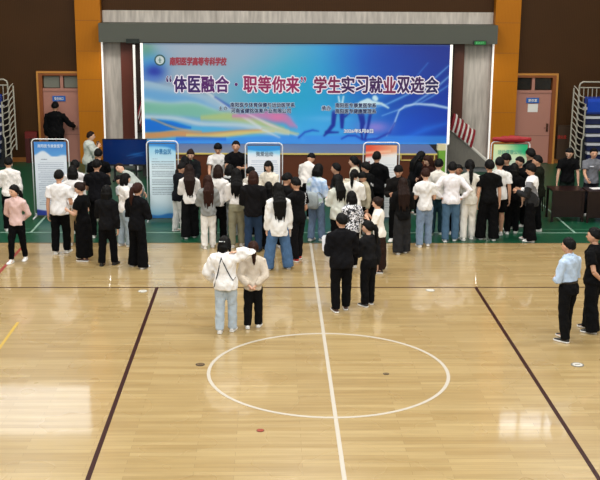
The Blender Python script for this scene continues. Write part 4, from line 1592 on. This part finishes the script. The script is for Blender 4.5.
add('lookdown', 1.20, 8.55, 1.50, 110, 'person in a beige top with black hair looking down behind the white ponytail wearer', sex='m', hair='bowl', top=('shirt', '#b8ae96'), leg=('straight', K0), L='down', R='down', nod=26)
add('creamleft', 1.08, 9.68, 1.66, 75, 'person in a cream top looking along the stage beside the red-topped poster', hair='pony', hc='k', top=('shirt', '#ddd6c4'), leg=('straight', K0), L='front', R='front', nod=0)
add('monochrome', .74, 5.90, 1.58, 20, 'person with a black bob in a black and white patterned shirt', hair='bob', top=('tee', '#dddddd'), leg=('straight', K0), shoe='#e8e6e2', L='bent', R='bent', topmat=pattern_mat('monochrome'), sleeve='long', name_top='patterned_shirt')
add('tallblack', 1.55, 9.62, 1.78, -14, 'tall person in black reading the red-topped poster from behind', sex='m', hair='short', top=('jacket', K0), leg=('straight', K0), L='front', R='front', w=1.06)
add('whiteprint', 1.30, 8.98, 1.64, 55, 'person in a black jacket with a white mark on the back, before red-topped poster', sex='m', hair='bowl', top=('jacket', '#0e0e10'), leg=('straight', K0), L='front', R='front', yaw=10)
add('brownskirt', 1.25, 5.63, 1.52, 70, 'person in a white t-shirt and long dark brown skirt, hand at the chin', hair='bun', hc='b', top=('tee', '#efebe2'), leg=('skirt', '#2b1c17'), shoe='#2b1c17', L='chin', R='chin', nod=4)
add('darkjacket', 1.92, 8.31, 1.70, 165, 'person in a black top facing out with head lowered near the red-topped poster', sex='m', hair='bowl', top=('jacket', '#141211'), leg=('straight', K0), L='front', R='front', nod=24)
add('longhair', 1.89, 7.14, 1.62, 4, 'person with very long dark brown hair, black top and wide charcoal trousers', hair='longer', hc='b', top=('jacket', '#0e0e0f'), leg=('wide', '#28282a'), shoe='#eceae6', L='front', R='front')
# --- right of the stage
add('leanpair', 2.60, 11.0, 1.60, -70, 'person in a black jacket leaning over beside the stage moulding', hair='long', top=('jacket', '#101113'), leg=('straight', K0), L='reach', R='reach', lean=18, nod=14)
add('brownleft', 2.90, 10.42, 1.58, 120, 'person in dark brown facing the leaning one in black beside the stage moulding', hair='long', hc='r', top=('jacket', '#2c1712'), leg=('straight', K0), L='reach', R='front', nod=26, lean=6)
add('teejeans', 2.44, 7.75, 1.72, 0, 'person in a white t-shirt and light blue jeans with dark reddish hair', hair='short', hc='r', top=('tee', '#e6e4e2'), leg=('jeans', '#7e93ad'), shoe='#e9e7e3', L='front', R='front')
add('creamjeans', 2.87, 8.85, 1.74, -18, 'person in a cream top and dark teal jeans between two white tops', hair='short', hc='k', top=('shirt', '#e0dbd2'), leg=('jeans', '#24404c'), L='front', R='front')
add('handships', 3.08, 8.21, 1.78, -8, 'person in a loose white long-sleeved shirt and blue jeans with hands on hips', sex='m', hair='short', top=('shirt', '#eae7ea'), leg=('jeans', '#4c6b86'), shoe='#a9b4bc', L='hips', R='hips', w=1.08)
add('tanface', 3.36, 9.0, 1.60, 160, 'person with short hair facing out between the hands-on-hips one and the ponytail', sex='m', hair='short', top=('tee', '#3a3836'), leg=('straight', K0), L='down', R='down', nod=6, skin=mat('#a8765a', .55, spec=.3))
add('creamset', 3.49, 8.36, 1.80, 2, 'person with a black ponytail in a cream top and white trousers', hair='ponylow', top=('jacket', '#d9d6cc'), leg=('straight', '#dddad2'), shoe='#dddad2', L='front', R='front', name_top='shirt')
add('blacktee', 3.93, 8.36, 1.80, 4, 'person in a black t-shirt and wide black trousers with white shoes before the green poster', sex='m', hair='bowl', top=('tee', '#0b0b0c'), leg=('wide', K0), shoe='#efedea', L='down', R='down', stride=-.04, spread=.07)
add('whiteshorts', 4.22, 8.74, 1.80, -4, 'person in a white t-shirt and black shorts, bare calves', sex='m', hair='short', top=('tee', '#e8e6e2'), leg=('shorts', K0), shoe='#d4d0ca', L='front', R='down')
add('behindwhite', 4.60, 8.96, 1.62, -10, 'person with black hair in black, close beside the white t-shirt and shorts', hair='bob', top=('tee', K0), leg=('straight', K0))
add('noddingblack', 4.56, 9.5, 1.77, 110, 'person in black looking down in front of the green poster', sex='m', hair='bowl', top=('tee', '#0d0d10'), leg=('straight', K0), shoe='#d9d6d0', L='clasp', R='clasp', nod=24)
add('glimpse', 4.93, 9.74, 1.66, 110, 'person in black whose head shows just past the one looking down by the green poster', sex='m', hair='short', top=('tee', K0), leg=('straight', K0), nod=14)
add('colourblock', 4.86, 8.25, 1.74, 62, 'person in a black, white and grey block jacket looking at the green poster crowd', sex='m', hair='bowl', top=('jacket', '#dcdcdc'), leg=('wide', K0), shoe='#dedad2', L='front', R='front', nod=12, topmat=pattern_mat('block'))
add('tallhead', 5.24, 10.04, 1.79, 40, 'tall person in black whose dark hair rises above the block jacket', sex='m', hair='bowl', top=('jacket', K0), leg=('straight', K0))
add('olive', 5.24, 9.29, 1.76, 70, 'person in a dark olive jacket and black trousers beside the block jacket', sex='m', hair='short', top=('jacket', '#14170f'), leg=('straight', K0), shoe='#e2dfd9', L='front', R='down', yaw=10)
add('polo', 6.40, 11.15, 1.68, 172, 'person in a black polo shirt leaning both hands on the dark table', sex='m', hair='short', top=('polo', '#0c0c0e'), leg=('straight', '#16211c'), L='table', R='table', lean=10, nod=20, yaw=-14, skin=SKIN_W)
add('greytee', 6.95, 10.98, 1.68, 176, 'person in a grey t-shirt behind the dark table with white papers', sex='m', hair='short', top=('tee', '#6f7178'), leg=('straight', '#1c1d22'), L='reach', R='reach', lean=4, nod=6)
# --- out on the boards
add('bluecollar', 3.90, 1.42, 1.71, 40, 'person in a light blue shirt and black trousers out on the boards', sex='m', hair='short', top=('tuck', '#b7cbe2'), leg=('straight', '#0e0e10'), shoe='#22201e', L='clasp', R='clasp', yaw=10, nod=4, w=1.1)
add('blackpolo', 4.45, 1.90, 1.77, 55, 'heavily built person in black at the edge of the boards, hands behind the back', sex='m', hair='short', top=('tee', '#0b0b0d'), leg=('wide', '#0d0d0f'), shoe='#1c1a19', L='back', R='back', w=1.22, yaw=10, nod=2)
add('stripejacket', -1.60, 1.86, 1.62, -8, 'person in a white jacket with thin dark lines and pale jeans, arm round the friend', hair='bob', hc='k', top=('puffer', '#eceae8'), leg=('straight', '#b4c2cd'), shoe='#eceae8', L='wide', R='over', side=2, w=1.18, name_top='jacket', nod=12, yaw=-14)
add('beigecardigan', -1.16, 2.10, 1.48, -4, 'person in a beige cardigan and black trousers with a brown ponytail, hands clasped behind', hair='pony', hc='r', top=('jacket', '#cfc3b2'), leg=('straight', '#0f0f10'), shoe='#f6f4f0', L='back', R='back', nod=10, yaw=10, stride=.03, name_top='cardigan')
add('papers', .36, 3.04, 1.75, 8, 'person in black jacket and trousers with brown shoes holding white papers', sex='m', hair='short', top=('jacket', '#101013'), leg=('straight', '#0b0b0d'), shoe='#3b2018', L='bent', R='front', w=1.1, yaw=20, nod=6)
add('blouse', .86, 3.36, 1.55, 30, 'person in a black blouse and black trousers standing close to the one with papers', hair='pony', hc='k', top=('crop', '#19191b'), leg=('straight', '#0d0d0f'), shoe='#1c1a1a', L='front', R='down', yaw=45, nod=6, stride=.03)
add('doorman', -7.36, 18.0, 1.93, -8, 'person in black with a hand on the handle of the pink door', sex='m', hair='short', top=('jacket', '#0d0d0f'), leg=('straight', K0), L='down', R='handle', nod=12, w=1.32)

bake_people()

# details that lie on the clothes
DK = mat('#2a2c34', .7)
b = P['stripejacket']
for pts in ([(-.17, .80), (-.13, .95), (-.09, 1.10), (-.06, 1.24), (-.04, 1.30)], [(-.05, 1.30), (0, 1.20), (.05, 1.08), (.10, .98), (.14, .92), (.17, .96), (.19, 1.02)]):
    on_back(b['top'], pts, .009, DK, 'piping', False, b['top'])
WP = mat('#dcdcdc', .7)
b = P['redshoes']
for z in np.arange(1.16, 1.42, .05):
    on_back(b['top'], [(.15, z), (.175, z + .022), (.155, z + .034)], .008, WP, 'print', False, b['top'])
b = P['whiteprint']
on_back(b['top'], [(-.04, 1.18), (-.02, 1.12), (.02, 1.1), (.05, 1.13)], .014, WP, 'print', False, b['top'])
on_back(b['top'], [(.03, 1.1), (.10, 1.08), (.14, 1.09)], .012, WP, 'print', False, b['top'])
b = P['bluecollar']
tpf = b['tp']
m = MB()
m.rings([[tpf(((.084 + q) * 1.04 * math.cos(t), (.062 + q) * math.sin(t), z)) for t in np.arange(20) * PI / 10] for q, z in ((.010, .572), (.012, .572), (.012, .592), (.010, .592))])
m.build('belt', mat('#17120f', .4), b['body'])
b = P['brownskirt']
m = MB()
h = b['hc'] + b['HR'] @ (np.array((0, -.06, .03)) * b['H'])
rr = [h + b['HR'] @ (np.array((.024 * math.cos(t), .006, .024 * math.sin(t))) * b['H']) for t in np.linspace(0, 2 * PI, 11)]
m.tube(rr, (.012, .012), 6)
m.build('hair_tie', mat('#e9e4dc', .7), b['body'])
b = P['stripejacket']
m = MB()
h = lambda a: b['hc'] + b['HR'] @ (np.array(a) * b['H'])
m.tube([h((-.03, -.064, .02)), h((0, -.073, .022)), h((.03, -.064, .02))], (.012, .008), 6)
m.build('hair_clip', mat('#c9ccd0', .4), b['body'])
b = P['lanyard']
m = MB()
f = b['tp']
for s in (-1, 1):
    m.tube([f((s * .035, .03, .835)), f((s * .025, .092, .74)), f((0, .098, .66))], (.007, .004), 6)
m.build('lanyard', mat('#2f7a4c', .6), b['body'])
m = MB()
c = f((0, .103, .63))
m.box(c[0] - .045, c[0] + .045, c[1] - .004, c[1] + .008, c[2] - .07, c[2] + .05)
m.build('lanyard_card', mat('#8fc9a0', .5), b['body'])['label'] = 'pale green card'
b = P['greytee']
m = MB()
f = b['tp']
c = f((.03, .092, .74))
m.box(c[0] - .05, c[0] + .05, c[1] - .005, c[1] + .012, c[2] - .012, c[2] + .012)
m.build('chest_print', mat('#c9cdd8', .6), b['top'])


# things people carry: each stands on its own
def held(kind, who, side, label, size, col, cat, tilt=0.5, up=.0, ahead=.07, group=None):
    b = P[who]
    i = 0 if side == 'L' else 1
    d = nrm(b['wr'][i] - b['els'][i])
    c = b['world'](b['wr'][i] + d * (ahead) + np.array((0, .02, up)))
    a = b['body'].rotation_euler[2]
    w, t, h = size
    m = MB()
    rr = []
    e = .16 * w
    for yy in (-t / 2, t / 2):
        pts = [(-w / 2 + e, -h / 2), (w / 2 - e, -h / 2), (w / 2, -h / 2 + e), (w / 2, h / 2 - e), (w / 2 - e, h / 2), (-w / 2 + e, h / 2), (-w / 2, h / 2 - e), (-w / 2, -h / 2 + e)]
        rr.append([(x, yy, z) for x, z in pts])
    m.rings(rr)
    o = m.build(kind, mat(col, .45), None, tuple(c))
    o.rotation_euler = (tilt, 0, a)
    tag(o, label, cat, group)
    return o


held('phone', 'blackdress', 'R', 'white phone held by the person in the long black skirt', (.08, .01, .16), '#f2f1ee', 'phone', .3, .05, .06)
held('paper_sheet', 'whitetee', 'R', 'white paper held by the person in a white t-shirt at the blue-headed poster', (.19, .004, .26), '#ebeae8', 'paper', -.9, .03, .09)
held('paper_sheet', 'papers', 'L', 'white papers held by the person in black jacket out on the boards', (.21, .012, .3), '#e6e7ea', 'paper', -.35, .1, .07)
held('phone', 'longwhite', 'R', 'pale phone in the hand of the person in a long white shirt', (.075, .01, .15), '#d8d2ca', 'phone', .2, -.02, .07)
held('paper_sheet', 'creamset', 'L', 'white paper sheet held before the person in a cream top and white trousers', (.19, .004, .26), '#eeeeec', 'paper', -.9, .03, .09)
held('paper_cup', 'drinker', 'L', 'dark cup at the mouth of the person by the orange pillar', (.07, .06, .1), '#2a1c1a', 'cup', .2, .02, .06)
# papers on the table
for x, y, a, lab in ((6.93, 10.42, .2, 'white paper sheet lying on the dark table nearest the person in a grey t-shirt'), (7.2, 10.3, -.3, 'second white paper sheet on the dark table, farther along')):
    o = MB().box(-.15, .15, -.105, .105, 0, .004).build('paper_sheet', mat('#ecebe8', .5), None, (x, y, .771))
    o.rotation_euler = (0, 0, a)
    tag(o, lab, 'paper')


def backpack(who, label, col, w=.27, h=.40, z=.70, off=.10):
    b = P[who]
    a = b['body'].rotation_euler[2]
    H = b['H']
    c0 = b['tp']((0, -.072, z)) + np.array((0, -off, 0))
    t = empty('backpack', tuple(b['world'](c0)), a)
    tag(t, label, 'backpack')
    m = MB()
    rr = []
    for zz, sx, sy in ((-.5, .8, .7), (-.46, .95, .95), (-.1, 1, 1.1), (.3, .95, .95), (.45, .75, .75), (.5, .4, .4)):
        rr.append([(w / 2 * sx * np.sign(math.cos(q)) * abs(math.cos(q)) ** .6, .075 * sy * np.sign(math.sin(q)) * abs(math.sin(q)) ** .6, zz * h) for q in np.arange(20) * PI / 10])
    m.rings(rr)
    m.build('bag', cloth(col), t, smooth=True)
    m = MB()
    m.rings([[(w * .36 * math.cos(q), -.085 + .02 * s, -.1 * h + h * .26 * math.sin(q)) for q in np.arange(16) * PI / 8] for s in (0, .6)])
    m.build('front_pocket', cloth(col), t)
    for s in (-1, 1):
        m = MB().tube([(s * w * .3, .05, h * .42), (s * w * .36, .09, h * .5), (s * w * .42, .2, h * .3), (s * w * .46, .18, -h * .1), (s * w * .4, .05, -h * .38)], (.02, .006), 8)
        m.build('strap', cloth(col), t)
    return t


backpack('greyhood', 'black backpack on the back of the person in a light grey hoodie', '#121314')
backpack('tiedye', 'grey bag on the back of the person in a pale blue mottled shirt', '#9aa3a6', .34, .36, .55, .09)

# red tote bag hanging beside the person in black with red shoes
t = empty('tote_bag', (.03, 7.05, .5))
b_ = P['redshoes']
t.location = tuple(b_['world'](b_['wr'][1] + np.array((.10, .02, -.40))))
tag(t, 'orange-red tote bag beside the person with the white sleeve print', 'bag')
m = MB()
m.rings([[(sx * .11 * k, sy * .04 * k, z) for sx, sy in ((-1, -1), (1, -1), (1, 1), (-1, 1))] for z, k in ((0, .85), (.03, 1), (.2, 1), (.26, .95))])
m.build('bag', mat('#c8452c', .6), t)
for s in (-1, 1):
    MB().tube([(-.06, s * .035, .25), (-.03, s * .01, .38), (.03, s * .01, .38), (.06, s * .035, .25)], .008, 6, ref=(0, 1, 0)).build('handle', mat('#a03322', .6), t)

# ------------------------------------------------------------------ camera
cam = bpy.data.cameras.new('camera')
cam.sensor_width = 36
cam.lens = 1117.69 / 600 * 36
cam.clip_end = 200
co = bpy.data.objects.new('camera', cam)
COL.objects.link(co)
th, ya, ro = .236707, .0263783, .00693676
fw = np.array([math.sin(ya) * math.cos(th), math.cos(ya) * math.cos(th), -math.sin(th)])
r1 = np.array([math.cos(ya), -math.sin(ya), 0])
u1 = np.cross(r1, fw)
r2 = r1 * math.cos(ro) + u1 * math.sin(ro)
u2 = np.cross(r2, fw)
M = Matrix(((r2[0], u2[0], -fw[0], -.8589), (r2[1], u2[1], -fw[1], -15.6951), (r2[2], u2[2], -fw[2], 5.7968), (0, 0, 0, 1)))
co.matrix_world = M
SC.camera = co

# ------------------------------------------------------------------ light
wd = bpy.data.worlds.new('sky')
SC.world = wd
wd.use_nodes = True
wd.node_tree.nodes['Background'].inputs[0].default_value = (.9, .95, 1.0, 1)
wd.node_tree.nodes['Background'].inputs[1].default_value = AMBIENT


def area(name, loc, rot, sx, sy, power, col=(1, .985, .96)):
    l = bpy.data.lights.new(name, 'AREA')
    l.shape = 'RECTANGLE'
    l.size, l.size_y = sx, sy
    l.energy = power
    l.color = col
    o = bpy.data.objects.new(name, l)
    COL.objects.link(o)
    o.location = loc
    o.rotation_euler = rot
    return o


for i, x in enumerate((-8, 0, 8)):
    for j, y in enumerate((-4, 2, 8)):
        area('hall_lamp', (x, y, 10.2), (0, 0, 0), 2.2, 1.2, LAMP)
for x in (-8, 0, 8):
    area('hall_lamp', (x, 13.2, 10.2), (0, 0, 0), 2.2, 1.2, LAMP_BACK)
for x in (-5.62, 5.45):                    # unseen lamps added under the beam to brighten the grey end panels
    area('stage_lamp', (x, 17.75, 3.6), (math.radians(-18), 0, 0), .5, .5, 9)
area('daylight', (0, -9.5, 7.5), (math.radians(68), 0, 0), 18, 3.5, DAY, (.93, .97, 1.0))

vs = SC.view_settings
SC.display_settings.display_device = 'sRGB'
vs.view_transform = 'Standard'
vs.look = 'None'
vs.gamma = 1
vs.use_curve_mapping = False
vs.exposure = EXPOSURE
SC.cycles.use_denoising = True
SC.cycles.max_bounces = 6
SC.cycles.diffuse_bounces = 3
SC.cycles.glossy_bounces = 3
SC.cycles.sample_clamp_indirect = 2.5
SC.cycles.sample_clamp_direct = 12
